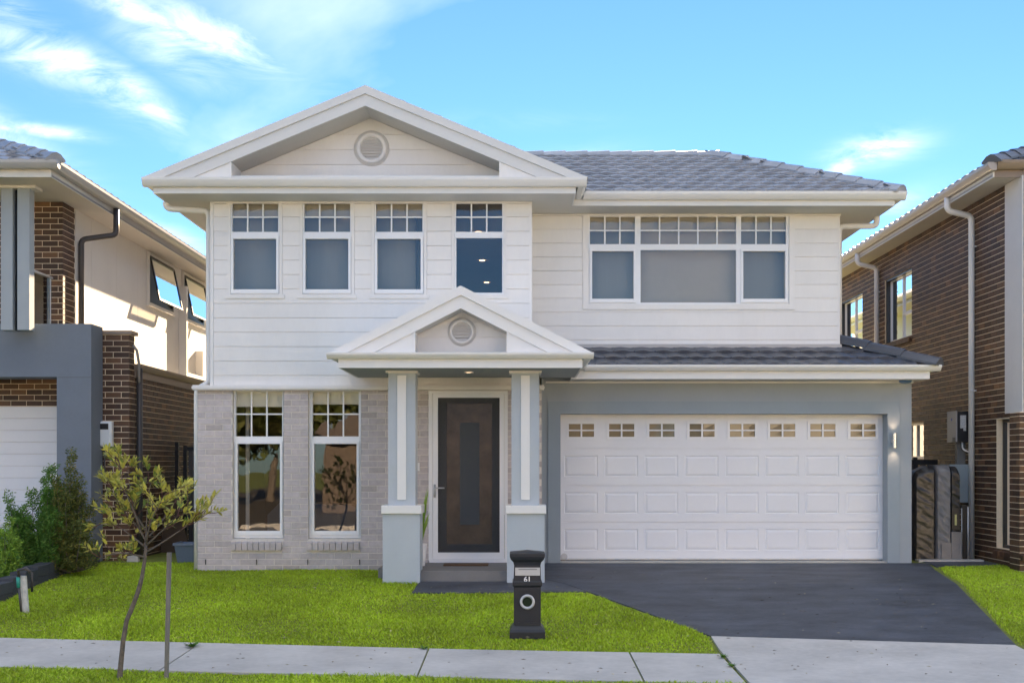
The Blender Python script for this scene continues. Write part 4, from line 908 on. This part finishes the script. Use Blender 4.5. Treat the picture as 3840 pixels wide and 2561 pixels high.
extra = [((745, 1930), (785, 1850)), ((745, 1930), (790, 1900)), ((690, 1930), (760, 1870)), ((690, 1930), (700, 1815)), ((470, 1760), (468, 1690)), ((470, 1760), (440, 1740)), ((470, 1760), (500, 1735)), ((478, 1730), (462, 1680)), ((455, 1905), (375, 1850)), ((395, 1830), (365, 1850)),
         ((395, 1960), (362, 1975)), ((640, 1860), (690, 1800)), ((665, 1850), (670, 1800)), ((720, 1950), (770, 1880)), ((560, 1800), (545, 1720)), ((560, 1800), (590, 1810)), ((420, 2080), (392, 2085)), ((420, 2080), (455, 2095)), ((560, 1800), (520, 1770))]
for (a, b) in extra:
    dy = rt.uniform(-.15, .2); o, e = TP(*a, dy), TP(*b, dy+rt.uniform(-.1, .1)); m_ = (o+e)/2+Vector((0, 0, -.012)); twg.tube([o, m_, e], [.004, .003, .002], 5); tips.append((o, m_, e))
brn.build('branch', bark, TR, True); tag(twg.build('twigs', twigm, TR, True), kind='stuff')
def leafshape(ln, w):
    return [(0,0,0), (w*.5,ln*.3,.004), (w*.42,ln*.62,.0), (0,ln,-.012), (-w*.42,ln*.62,.0), (-w*.5,ln*.3,.004), (0,ln*.5,-.006)], [(0,1,6), (1,2,6), (2,3,6), (3,4,6), (4,5,6), (5,0,6)]
lv, lf = leafshape(1, .34); lme = []
for k in range(3):
    me = bpy.data.meshes.new('leaf'); me.from_pydata([(x*(1+.15*k), y, z*(1+k)*3) for x, y, z in lv], [], lf); me.materials.append(leafm); lme.append(me)
stl = MB(); cnt = 0; order = []
for (o, m_, e) in tips:
    d = (e-o).normalized(); nl = rt.randint(8, 12)
    for k in range(nl):
        t = 1-(.62*k/nl) if k else 1; p = o.lerp(e, t)
        a = k*2.4+rt.uniform(-.4, .4); sd = d.orthogonal().normalized(); sd = (sd*math.cos(a)+d.cross(sd)*math.sin(a)); dv = (d*rt.uniform(.5, 1.1)+sd*rt.uniform(.5, 1.0)+Vector((0, 0, rt.uniform(0, .5)))).normalized()
        order.append((p, dv, rt.uniform(.055, .09)*(.75 if k < 2 else 1)))
rt.shuffle(order)
for (p, dv, ln) in order:
    q = dv.to_track_quat('Y', 'Z'); q = q @ Matrix.Rotation(rt.uniform(-.8, .8), 3, 'Y').to_quaternion()
    if cnt < 300: inst('leaf', lme[cnt % 3], TR, p, tuple(q.to_euler()), (ln, ln, ln)); cnt += 1
    else: stl.add([tuple(p+q@(Vector(v.co)*ln)) for v in lme[cnt % 3].vertices], lf)
tag(stl.build('foliage', leafm, TR), kind='stuff')
# ---- shrubs
def shrub(loc, label, shoots, m, seed, leaf=.045, dens=1.0):
    r = random.Random(seed); t = thing('shrub', loc, label, 'shrub', 'shrubs behind the block wall'); V = []; T = []; sm = MB(); base = Vector(loc)
    for (dx, dy, h, w) in shoots:
        e = base+Vector((dx, dy, h)); o = base+Vector((dx*.25, dy*.3, .0)); c = base+Vector((dx*.8, dy*.8, h*.5)); pts = [o.lerp(c, i/3).lerp(c.lerp(e, i/3), i/3) for i in range(4)]
        sm.tube(pts, [.012, .009, .006, .003], 5); n = int(150*h*dens*w/.16)
        for k in range(n):
            f = r.random()**.75; p = o.lerp(c, f).lerp(c.lerp(e, f), f); rad = w*(1.15-f)**.8; a = r.uniform(0, 6.283); rr_ = rad*math.sqrt(r.random())
            # twig clump: a short side shoot carrying several leaves
            q = p+Vector((math.cos(a)*rr_, math.sin(a)*rr_, r.uniform(-.03, .05)))
            up = Vector((math.cos(a)*.6, math.sin(a)*.6, r.uniform(.6, 1.4))).normalized()
            for j in range(6):
                aa = j*2.4+r.random(); sd = up.orthogonal().normalized(); sd = sd*math.cos(aa)+up.cross(sd)*math.sin(aa); dv = (up*.6+sd).normalized(); b0 = q+up*(.012*j)
                wv = dv.cross(Vector((r.uniform(-1, 1), r.uniform(-1, 1), r.uniform(-1, 1)))).normalized()*leaf*.2; L_ = leaf*r.uniform(.7, 1.25)
                V += [b0, b0+dv*L_*.5+wv, b0+dv*L_, b0+dv*L_*.5-wv]
    V = np.array([tuple(v) for v in V]); n = len(V)//4; T = (np.arange(n)[:, None]*4+np.array([0, 1, 2, 3]))
    sm.build('stem', bark, t); o = link(bpy.data.objects.new('foliage', fast_mesh('foliage', V, T, m)), t); tag(o, kind='stuff'); return t
g1 = mat('dark_green_leaf', (.10,.22,.03), .7, .15, 6, island=.35, col2=(.17,.28,.05), c2amt=.3, trans=.25)
g2 = mat('olive_leaf', (.10,.125,.022), .7, .15, 6, island=.35, col2=(.24,.20,.04), c2amt=.3, trans=.25)
g3 = mat('lime_leaf', (.25,.40,.05), .7, .15, 6, island=.35, col2=(.11,.26,.05), c2amt=.3, trans=.3)
yS = 16.6; gzS = .55
def sh(u, v, base): return (X(u, yS)-base[0], random.uniform(-.25, .25), Z(v, yS)-base[2])
def shoots(base, tops, extra_n, w, seed):
    r = random.Random(seed); L_ = [(*sh(u, v, base), w*r.uniform(.65, .9)) for (u, v) in tops]
    us = [t[0] for t in tops]; vs_ = [t[1] for t in tops]
    for k in range(extra_n):
        i = r.randrange(len(tops)); u = tops[i][0]+r.uniform(-45, 45); v = tops[i][1]+r.uniform(60, 330); L_.append((*sh(u, min(v, 2120), base), w*r.uniform(.8, 1.15)))
    return L_
b1 = (X(150, yS), yS, gzS); shrub(b1, 'dense dark green shrub behind the block wall, middle of three', shoots(b1, [(150, 1775), (200, 1760), (110, 1850), (55, 1860), (180, 1850), (210, 1830)], 40, .20, 1), g1, 21)
b2 = (X(270, yS), yS, gzS); shrub(b2, 'tall olive bronze shrub against the slate grey portal', shoots(b2, [(258, 1705), (290, 1800), (235, 1800), (325, 1890), (250, 1850), (300, 1920)], 26, .16, 2), g2, 22)
b3 = (X(25, yS-.6), yS-.6, gzS-.05); shrub(b3, 'low lime green shrub at the left edge of the garden bed', shoots(b3, [(10, 1890), (60, 1925), (110, 1985), (-20, 1870), (40, 1990), (85, 1950)], 44, .2, 3), g3, 23)
# ---- garden block wall
GW = thing('garden_wall', (-6.25, 15.5, .4), 'low charcoal block retaining wall edging the garden bed', 'wall')
blk = mat('charcoal_block', (.050,.056,.068), .8, .12, 10, .4, 120, island=.14)
MB().prism([(11.5, .0), (18.15, .3), (18.15, G(18)+.20), (16, G(16)+.205), (13.9, G(13.9)+.18), (11.5, .25)], -6.335, -6.165, 'x').build('core', mat('dark_joint', (.02,.021,.024), .9, .1), GW)
y = 18.14; k = 0
while y > 11.6:
    y1 = y-.39; gz = G(y1)
    for c in range(2):
        yy = y if c else y+.0; z0_ = gz-.04+c*.135; MB().hex([(-6.345,y1+.004,z0_),(-6.145,y1+.004,z0_),(-6.145,yy-.004,z0_),(-6.345,yy-.004,z0_)], [(-6.345,y1+.004,z0_+.13),(-6.145,y1+.004,z0_+.13),(-6.145,yy-.004,z0_+.13),(-6.345,yy-.004,z0_+.13)]).build('block', blk, GW)
    y = y1; k += 1
bed = MB().add([(-12,11.5,.2),(-6.34,11.5,.2),(-6.34,18.9,.6),(-12,18.9,.6)], [(0,1,2,3)]).build('garden_bed', mat('mulch', (.045,.035,.025), .95, .3, 10, .9, 60)); tag(bed, kind='structure')
# ---- white post with garden tap
gx, gy = ground_at(95, 2300); gz = G(gy); s = F/gy
TPp = thing('garden_tap', (gx, gy, gz), 'garden tap on a short chipped white timber post by the block wall', 'garden tap')
MB().hex([(gx-.035,gy,gz-.05),(gx+.035,gy,gz-.05),(gx+.035,gy+.04,gz-.05),(gx-.035,gy+.04,gz-.05)], [(gx-.085,gy,gz+.43),(gx+.0,gy,gz+.43),(gx+.0,gy+.04,gz+.43),(gx-.085,gy+.04,gz+.43)]).build('post', mat('chipped_white', (.62,.61,.58), .8, .25, 14, .3, 60), TPp)
MB().tube([(gx-.035, gy-.02, gz-.02), (gx-.065, gy-.02, gz+.30)], .014, 8).tube([(gx-.066, gy-.02, gz+.42), (gx-.07, gy-.03, gz+.5), (gx+.02, gy-.03, gz+.52), (gx+.07, gy-.02, gz+.47)], .02, 8).build('pipe', pipedark, TPp, True)
MB().tube([(gx-.068, gy-.022, gz+.30), (gx-.075, gy-.022, gz+.42)], .022, 8).build('hose_connector', mat('teal_plastic', (.02,.28,.22), .4, .1, 20), TPp, True)
vx, vy = ground_at(120, 2222); vz = G(vy)
VP = thing('vent_pipe', (vx, vy, vz), 'thin black pipe stub against the block wall', 'pipe'); MB().tube([(vx, vy, vz), (vx, vy, vz+.24), (vx-.06, vy, vz+.28)], .016, 8).build('pipe', pipedark, VP, True)
# ---- fences between the houses
FL = thing('side_fence', (-5.2, 20.9, .5), 'black steel fence closing the left side passage', 'fence')
MB().box(-5.80, -5.74, 20.86, 20.92, .5, 2.36).box(-5.66, -5.60, 20.86, 20.92, .5, 2.3).build('fence_post', blackfence, FL)
MB().box(-5.6, -4.35, 20.87, 20.91, 2.22, 2.28).box(-5.6, -4.35, 20.87, 20.91, .55, .6).build('fence_rail', blackfence, FL)
x = -5.58
while x < -4.4: MB().prism([(x,20.90),(x+.02,20.905),(x+.035,20.88),(x+.085,20.88),(x+.10,20.905),(x+.12,20.90),(x+.12,20.915),(x,20.915)], .6, 2.22, 'z').build('fence_panel', fencegrey, FL); x += .12
FR = thing('side_fence', (6.3, 20.3, .5), 'black steel fence behind the wrapped bundle in the right side passage', 'fence')
MB().box(5.72, 6.9, 20.3, 20.34, 1.98, 2.06).box(6.5, 6.56, 20.28, 20.36, .5, 2.1).build('fence_rail', blackfence, FR)
x = 5.73
while x < 6.85: MB().box(x, x+.10, 20.31, 20.335, .55, 1.975).build('fence_panel', fencegrey, FR); x += .125
# ---- storage tub, leaning board, rubble
tbx = X(706, 18.05)
TB = thing('storage_tub', (tbx, 18.1, .53), 'blue grey plastic storage tub beside the brick corner', 'tub')
tubm = mat('blue_grey_plastic', (.13,.17,.24), .45, .08, 4)
tub = MB(); z0_, z1_ = .53, .84
def ring(hx, hy, z): return [(tbx-hx,18.1-hy,z),(tbx+hx,18.1-hy,z),(tbx+hx,18.1+hy,z),(tbx-hx,18.1+hy,z)]
a, b, c, d = ring(.125, .16, z0_), ring(.165, .21, z1_), ring(.15, .195, z1_), ring(.115, .15, z0_+.01)
vs = a+b+c+d
tub.add(vs, [(3,2,1,0)]+[(i, (i+1) % 4, (i+1) % 4+4, i+4) for i in range(4)]+[(i+4, (i+1) % 4+4, (i+1) % 4+8, i+8) for i in range(4)]+[(i+8, (i+1) % 4+8, (i+1) % 4+12, i+12) for i in range(4)]+[(12,13,14,15)]).build('tub_body', tubm, TB)
MB().rect_holes(tbx-.175, tbx+.175, 17.88, 18.32, [(tbx-.15, tbx+.15, 17.905, 18.295)], 0, 1, fn=lambda *q: None)
MB().box(tbx-.18, tbx+.18, 17.875, 17.895, z1_-.03, z1_+.005).box(tbx-.18, tbx-.16, 17.895, 18.32, z1_-.03, z1_+.005).box(tbx+.16, tbx+.18, 17.895, 18.32, z1_-.03, z1_+.005).build('rim', tubm, TB)
MB().box(tbx-.15, tbx+.15, 17.92, 18.27, z1_-.05, z1_-.02).build('contents', rust, TB)
LBd = thing('leaning_board', (-5.45, 20.3, .55), 'brown chipboard sheet leaning against the left side wall', 'board')
xa0, xa1 = X(600, 20.2), X(655, 20.2)
MB().hex([(xa0+.05,20.1,.55),(xa1+.3,20.1,.55),(xa1+.3,20.13,.55),(xa0+.05,20.13,.55)], [(X(563,20.3),20.4,1.62),(X(632,20.3),20.4,1.66),(X(632,20.3),20.43,1.66),(X(563,20.3),20.43,1.62)]).build('sheet', rust, LBd)
PV = thing('paving_stone', (X(500, 18.35), 18.35, .54), 'pale broken concrete block at the foot of the brick pier', 'stone')
qx = X(500, 18.35); MB().hex([(qx-.07,18.25,.53),(qx+.1,18.27,.53),(qx+.09,18.4,.53),(qx-.06,18.4,.53)], [(qx-.06,18.26,.63),(qx+.08,18.28,.65),(qx+.07,18.38,.64),(qx-.05,18.38,.62)]).build('block', concrete, PV)
# ---- electrical boxes
mx0, my0 = X(418, 18.38), 18.36
MBx = thing('inverter', (mx0-.12, my0, 2.25), 'white wall unit with small dark screen on the left brick pier', 'inverter')
MB().cbox(mx0-.36, mx0, my0, 18.48, Z(1675, my0), Z(1579, my0), .03).build('casing', mat('white_plastic', (.72,.76,.79), .35, .02), MBx)
MB().box(mx0-.36, mx0-.04, my0-.004, my0-.0005, Z(1610, my0), Z(1588, my0)).build('screen', dark_frame, MBx)
MB().tube([(mx0-.12, 18.42, Z(1675, my0)), (mx0-.12, 18.44, 1.9), (mx0-.08, 18.46, 1.75), (mx0+.12, 18.46, 1.7)], .014, 6).build('cable', pipedark, MBx, True)
SI = thing('solar_inverter', (6.9, 19.2, 2.5), 'silver fronted black solar inverter high on the right brick wall', 'inverter')
iy0, iy1 = 6.75*F/(3586-CU), 6.75*F/(3553-CU)
MB().box(6.765, 6.985, iy0, iy1, 2.33, 2.80).build('casing', mat('black_plastic', (.02,.02,.023), .4, .1), SI)
MB().box(6.745, 6.764, iy0-.005, iy1, 2.33, 2.81).build('front_cover', mat('silver_cover', (.42,.40,.40), .35, .04), SI)
MB().box(6.742, 6.7445, iy0+.03, iy0+.15, 2.335, 2.40).build('label', mat('grey_label', (.15,.15,.15), .5, .1), SI)
MB().lathe([(.001, 0), (.02, 0)], (0, 0, 0), 12, 'y')
MB().box(6.741, 6.7445, iy0+.17, iy0+.21, 2.66, 2.70).build('logo', mat('logo_blue', (.08,.12,.45), .5, .01), SI)
MB().box(6.81, 6.90, iy0-.004, iy0-.0005, 2.54, 2.74).box(6.86, 6.90, iy0-.004, iy0-.0005, 2.50, 2.539).build('sticker', mat('sticker_grey', (.55,.56,.56), .6, .35, 60), SI)
MB().tube(bend([(6.86, iy0+.05, 2.33), (6.86, iy0+.04, 2.22), (6.95, iy0+.0, 2.17), (7.0, iy0-.05, 2.17)], .03, .04), .014, 8).build('cable', pipewhite, SI, True)
MB().box(6.80, 6.93, iy0+.1, iy0+.2, 1.6, 2.325).build('conduit', mat('grey_duct', (.16,.16,.155), .5, .05), SI)
ME = thing('meter_box', (6.85, 18.95, 1.5), 'blue grey electricity meter box behind the white downpipe', 'meter box')
MB().box(6.62, 6.985, 18.95, 19.4, 1.40, 1.985).build('cabinet', mat('blue_grey_steel', (.30,.36,.40), .45, .03), ME)
MB().box(6.615, 6.6195, 18.97, 19.38, 1.42, 1.965).build('door', MT['blue_grey_steel'], ME)
# ---- wrapped bundle
WB = thing('wrapped_bundle', (6.2, 18.5, .56), 'tall upright bundle wrapped in shiny black plastic beside the garage wall', 'bundle')
plast = mat('black_plastic_film', (.018,.018,.020), .30, .1, 5, .5, 16, spec=.6); greyp = mat('grey_plastic_film', (.17,.17,.18), .34, .1, 5, .5, 16, spec=.6)
def crumple(name, x0, x1, y, z0, z1, m, topfn, seed, amp=.011, dep=.35):
    r = np.random.default_rng(seed); nx, nz = 36, 70; ph = r.uniform(0, 6.28, 12); fr = r.uniform(9, 42, 12); an = r.uniform(.35, 1.25, 12)
    vs = []; fs = []
    for j in range(nz+1):
        for i in range(nx+1):
            s_ = i/nx; t = j/nz; x = x0+(x1-x0)*s_; zt = topfn(s_); z = z0+(zt-z0)*t
            n = sum(abs(math.sin(fr[q]*(x*math.cos(an[q])+z*math.sin(an[q]))+ph[q]+1.6*math.sin(2*z+q)))**3*(.5 if q > 5 else 1) for q in range(12))/6
            ed = min(s_, 1-s_)*8; rd = .08*max(0, 1-ed)**2+.10*max(0, (t-.92)/.08)**2
            vs.append((x, y-amp*n+rd, z))
    for j in range(nz):
        for i in range(nx): a = j*(nx+1)+i; fs.append((a, a+1, a+nx+2, a+nx+1))
    b = MB().add(vs, fs); n0 = len(b.v)
    # sides, top and back
    L_ = [j*(nx+1) for j in range(nz+1)]; R_ = [j*(nx+1)+nx for j in range(nz+1)]; T_ = [nz*(nx+1)+i for i in range(nx+1)]
    for ring_ in (L_, R_[::-1], T_):
        base = len(b.v); b.v += [(b.v[i][0], y+dep, b.v[i][2]) for i in ring_]
        b.f += [(ring_[i], ring_[i+1], base+i+1, base+i) for i in range(len(ring_)-1)]
    return b.build(name, m, WB)
crumple('wrapping', 5.90, 6.235, 18.40, .57, 1.9, plast, lambda s_: 1.86+.10*min(1, s_*1.6)-(.10*max(0, 1-s_*5)**2), 1)
crumple('wrapping', 6.225, 6.455, 18.385, .57, 1.97, greyp, lambda s_: 1.975-.004*s_, 2, .02).__setitem__('label', 'grey plastic strip of the bundle')
crumple('wrapping', 6.45, 6.60, 18.42, .57, 1.9, plast, lambda s_: 1.955-.10*max(0, (s_-.6)/.4)**2, 3, .02)
MB().box(6.30, 6.44, 18.36, 18.384, .58, .82).box(6.445, 6.60, 18.36, 18.40, .58, .98).build('lower_fold', greyp, WB)
MB().box(6.46, 6.58, 18.385, 18.40, 1.02, 1.33).build('cut_out', dark_frame, WB); MB().box(6.50, 6.53, 18.38, 18.384, 1.08, 1.24).build('label_tag', mat('label_yellow', (.5,.48,.2), .5, .2, 40), WB)
PS_ = thing('steel_pole_pair', (6.66, 18.45, .56), 'pair of slim steel poles standing between bundle and downpipe', 'poles')
MB().tube([(6.625, 18.44, .57), (6.625, 18.44, 1.33)], .008, 8).tube([(6.72, 18.44, .57), (6.72, 18.44, 1.35)], .012, 8).build('pole', steel, PS_, True)
MB().box(6.63, 6.71, 18.45, 18.47, .57, 1.38).build('board', dark_frame, PS_)
MB().box(5.9, 6.86, 18.18, 18.36, .50, .578).build('x', concrete)
k_ = bpy.data.objects['x']; k_.name = 'concrete_strip'; k_['kind'] = 'structure'
# ---- wall lamp, eave sensor, porch light
lx, lz_ = X(3353.5, DG-.07), Z(1651.5, DG-.07)
WLm = thing('wall_lamp', (lx, DG-.02, lz_), 'steel tube wall lamp glowing up and down right of the garage door', 'wall lamp')
MB().tube([(lx, DG-.085, lz_-.105), (lx, DG-.085, lz_+.105)], .031, 20, False).build('tube', mat('lamp_steel', (.72,.70,.68), .25, .02, metal=.8), WLm, True)
MB().box(lx-.035, lx-.012, DG-.06, DG-.021, lz_-.03, lz_+.03).build('bracket', steel, WLm)
MB().lathe([(.001, .09), (.029, .09)], (lx, DG-.085, lz_), 16).lathe([(.001, -.09), (.029, -.09)], (lx, DG-.085, lz_), 16).build('bulb', warmbulb, WLm)
for sg in (-1, 1):
    l_ = bpy.data.lights.new('lamp_light', 'SPOT'); l_.energy = .55; l_.color = (1, .66, .42); l_.spot_size = R(95); l_.spot_blend = .9; l_.shadow_soft_size = .015
    o = bpy.data.objects.new('lamp_light', l_); link(o, WLm, (lx, DG-.085, lz_+sg*.10)); o.rotation_euler = (R(180) if sg > 0 else 0, 0, 0)
SE = thing('eave_sensor', (X(3395, 17.75), 17.75, ZGS), 'small dome sensor lamp under the garage eave', 'sensor lamp')
MB().lathe([(.09, 0), (.09, -.02), (.07, -.035), (.03, -.045), (.001, -.047)], (X(3395, 17.75), 17.75, ZGS+.002), 20).build('dome', mat('sensor_blue', (.06,.14,.28), .3, .05), SE, True)
PL = thing('porch_downlight', (-.646, 16.16, ZGS), 'lit recessed downlight in the porch ceiling', 'downlight')
MB().lathe([(.001, 0), (.045, 0)], (-.646, 16.16, ZGS-.003), 18).build('bulb', warmbulb, PL); MB().lathe([(.046, -.006), (.062, -.006), (.064, 0)], (-.646, 16.16, ZGS-.001), 20).build('trim_ring', white, PL)
l_ = bpy.data.lights.new('porch_light', 'SPOT'); l_.energy = 3; l_.color = (1, .66, .38); l_.spot_size = R(140); l_.spot_blend = .8; l_.shadow_soft_size = .04
o = bpy.data.objects.new('porch_light', l_); link(o, PL, (-.646, 16.16, ZGS-.02))
# ---- doormat and potted plant
DMt = thing('doormat', (-.7, 16.9, zstep), 'narrow brown coir doormat on the porch step', 'doormat')
xa, xb = X(1663, 16.75), X(1830, 16.75); matm = mat('coir_mat', (.13,.075,.04), .95, .3, 40, .8, 200)
MB().box(xa, xb, 16.70, 16.98, zstep, zstep+.018).build('mat', matm, DMt)
PP = thing('potted_plant', (X(1577, 16.7), 16.75, zstep), 'white pot with a few leaves half hidden behind the left porch pier', 'potted plant')
px0 = X(1577, 16.7); MB().lathe([(.055, 0), (.085, .3), (.075, .3), (.06, .25), (.001, .25)], (px0, 16.75, zstep), 18).build('pot', white, PP, True)
lf_ = MB(); r = random.Random(3)
for k in range(16):
    a = r.uniform(-.6, .9); h = r.uniform(.4, .85); dx = r.uniform(.03, .10); b0 = Vector((px0, 16.75, zstep+.25)); e = b0+Vector((dx*math.cos(a), r.uniform(-.08, .08), h)); lf_.add([b0, b0.lerp(e, .6)+Vector((.012,0,0)), e+Vector((.03, 0, -.02)), b0.lerp(e, .6)-Vector((.012,0,0))], [(0,1,2,3)])
lf_.build('leaves', g3, PP)
# ---- fallen leaves on paving and lawn
r = random.Random(8); ll = MB()
for k in range(420):
    x = r.uniform(-6, 5.2); y = r.uniform(10.95, 17.0) if x > .8 else r.uniform(11.0, 17.0); onp = y < fy(x) or x > 1.9
    z = G(y)+(.024 if y < fy(x) or (x > 2 and y < 12.9) else (.014 if onp else .045)); a = r.uniform(0, 6.28); L_ = r.uniform(.012, .032)*(1 if onp else 1.3); c, d = math.cos(a)*L_, math.sin(a)*L_
    ll.add([(x-c,y-d,z+.001),(x+d*.35,y-c*.35,z+.006),(x+c,y+d,z+.002),(x-d*.35,y+c*.35,z+.005)], [(0,1,2,3)])
tag(ll.build('leaf_litter', mat('dry_leaf', (.16,.11,.06), .8, .2, 9, island=.5, col2=(.55,.48,.30), c2amt=.4)), 'scattered small fallen leaves on lawn, path and driveway', 'leaf litter', kind='stuff')
# ---- weeds in the path joints
def weed(u, v, label, n, sz, seed):
    x, y = ground_at(u, v); r = random.Random(seed); b = MB(); z = G(y)+.022
    for k in range(n):
        a = r.uniform(0, 6.28); d = sz*r.uniform(.3, 1); h = sz*r.uniform(.2, .6); o = Vector((x, y, z)); e = o+Vector((math.cos(a)*d, math.sin(a)*d, h)); w = Vector((-math.sin(a), math.cos(a), 0))*sz*.12
        b.add([o, o.lerp(e, .6)+w, e, o.lerp(e, .6)-w], [(0,1,2,3)])
    t = b.build('weed', g1); tag(t, label, 'weed', 'weeds in the path joints')
weed(722, 2434, 'scruffy green weed in the path joint near the stake', 40, .10, 1); weed(1590, 2442, 'thin grassy weed at the middle path joint', 26, .07, 2)
weed(2712, 2475, 'small weed at the corner of the driveway apron', 30, .07, 3); weed(2745, 2508, 'small weed lower down the apron joint', 30, .07, 4)

# ================================================================== across the street (seen in the window glass)
OH = thing('opposite_house', (-3, -16, 0), 'brown roofed brick house across the street, reflected in the windows', 'house')
om = mat('tan_brick', (.15,.115,.09), .8, .1, 4); orf = mat('brown_roof', (.12,.095,.085), .7, .1, 4)
MB().box(-8, 6, -24, -15.5, 0, 3.0).build('wall', om, OH)
MB().prism([(-9, 2.9), (7, 2.9), (-1, 6.2)], -24.5, -15).build('roof', orf, OH)
for xx in (-6, -2, 3): MB().box(xx, xx+1.6, -15.5, -15.45, 1, 2.3).build('window', dark_frame, OH)
cw = mat('cream_wall', (.74,.70,.62), .8, .05)
for k, (x0, x1, nm) in enumerate([(8, 21, 'nearest'), (23, 37, 'second'), (39, 54, 'third'), (-33, -19, 'leftmost')]):
    O2 = thing('opposite_house', ((x0+x1)/2, -16, 0), 'cream two storey house across the street, the %s of its row' % nm, 'house')
    MB().box(x0, x1, -26, -15.5, 0, 5.8).build('wall', cw, O2); MB().prism([(x0-.6, 5.8), (x1+.6, 5.8), ((x0+x1)/2, 8.2)], -26.6, -15).build('roof', orf, O2)
    for q in range(3):
        for zz_ in (.8, 3.6): MB().box(x0+1.5+q*4, x0+3.2+q*4, -15.5, -15.45, zz_, zz_+1.5).build('window', dark_frame, O2)
def far_tree(x, y, h, w, seed):
    r = np.random.default_rng(seed); t = thing('gum_tree', (x, y, 0), 'tall gum tree beyond the street, the %s of the brown roofed house' % ('farther left' if seed == 3 else 'one just left'), 'tree', 'trees across the street')
    MB().tube([(x, y, 0), (x+.2, y, h*.35), (x, y, h*.6)], [.25, .18, .1], 8).build('trunk', bark, t)
    c = r.normal(0, 1, (26, 3))*[w*.35, w*.35, h*.13]+[x, y, h*.66]; P = (c[r.integers(0, 26, 5200)]+r.normal(0, 1, (5200, 3))*[w*.13, w*.13, h*.05])
    a = r.normal(0, .22, (5200, 3)); b = r.normal(0, .22, (5200, 3)); V = np.stack([P, P+a, P+b], 1).reshape(-1, 3)
    tag(link(bpy.data.objects.new('crown', fast_mesh('crown', V, np.arange(15600).reshape(-1, 3), g2)), t), kind='stuff')
for i, (x, y, h, w) in enumerate([(-15.5, -24, 7, 5), (-12.2, -27, 8, 5)]): far_tree(x, y, h, w, i+3)
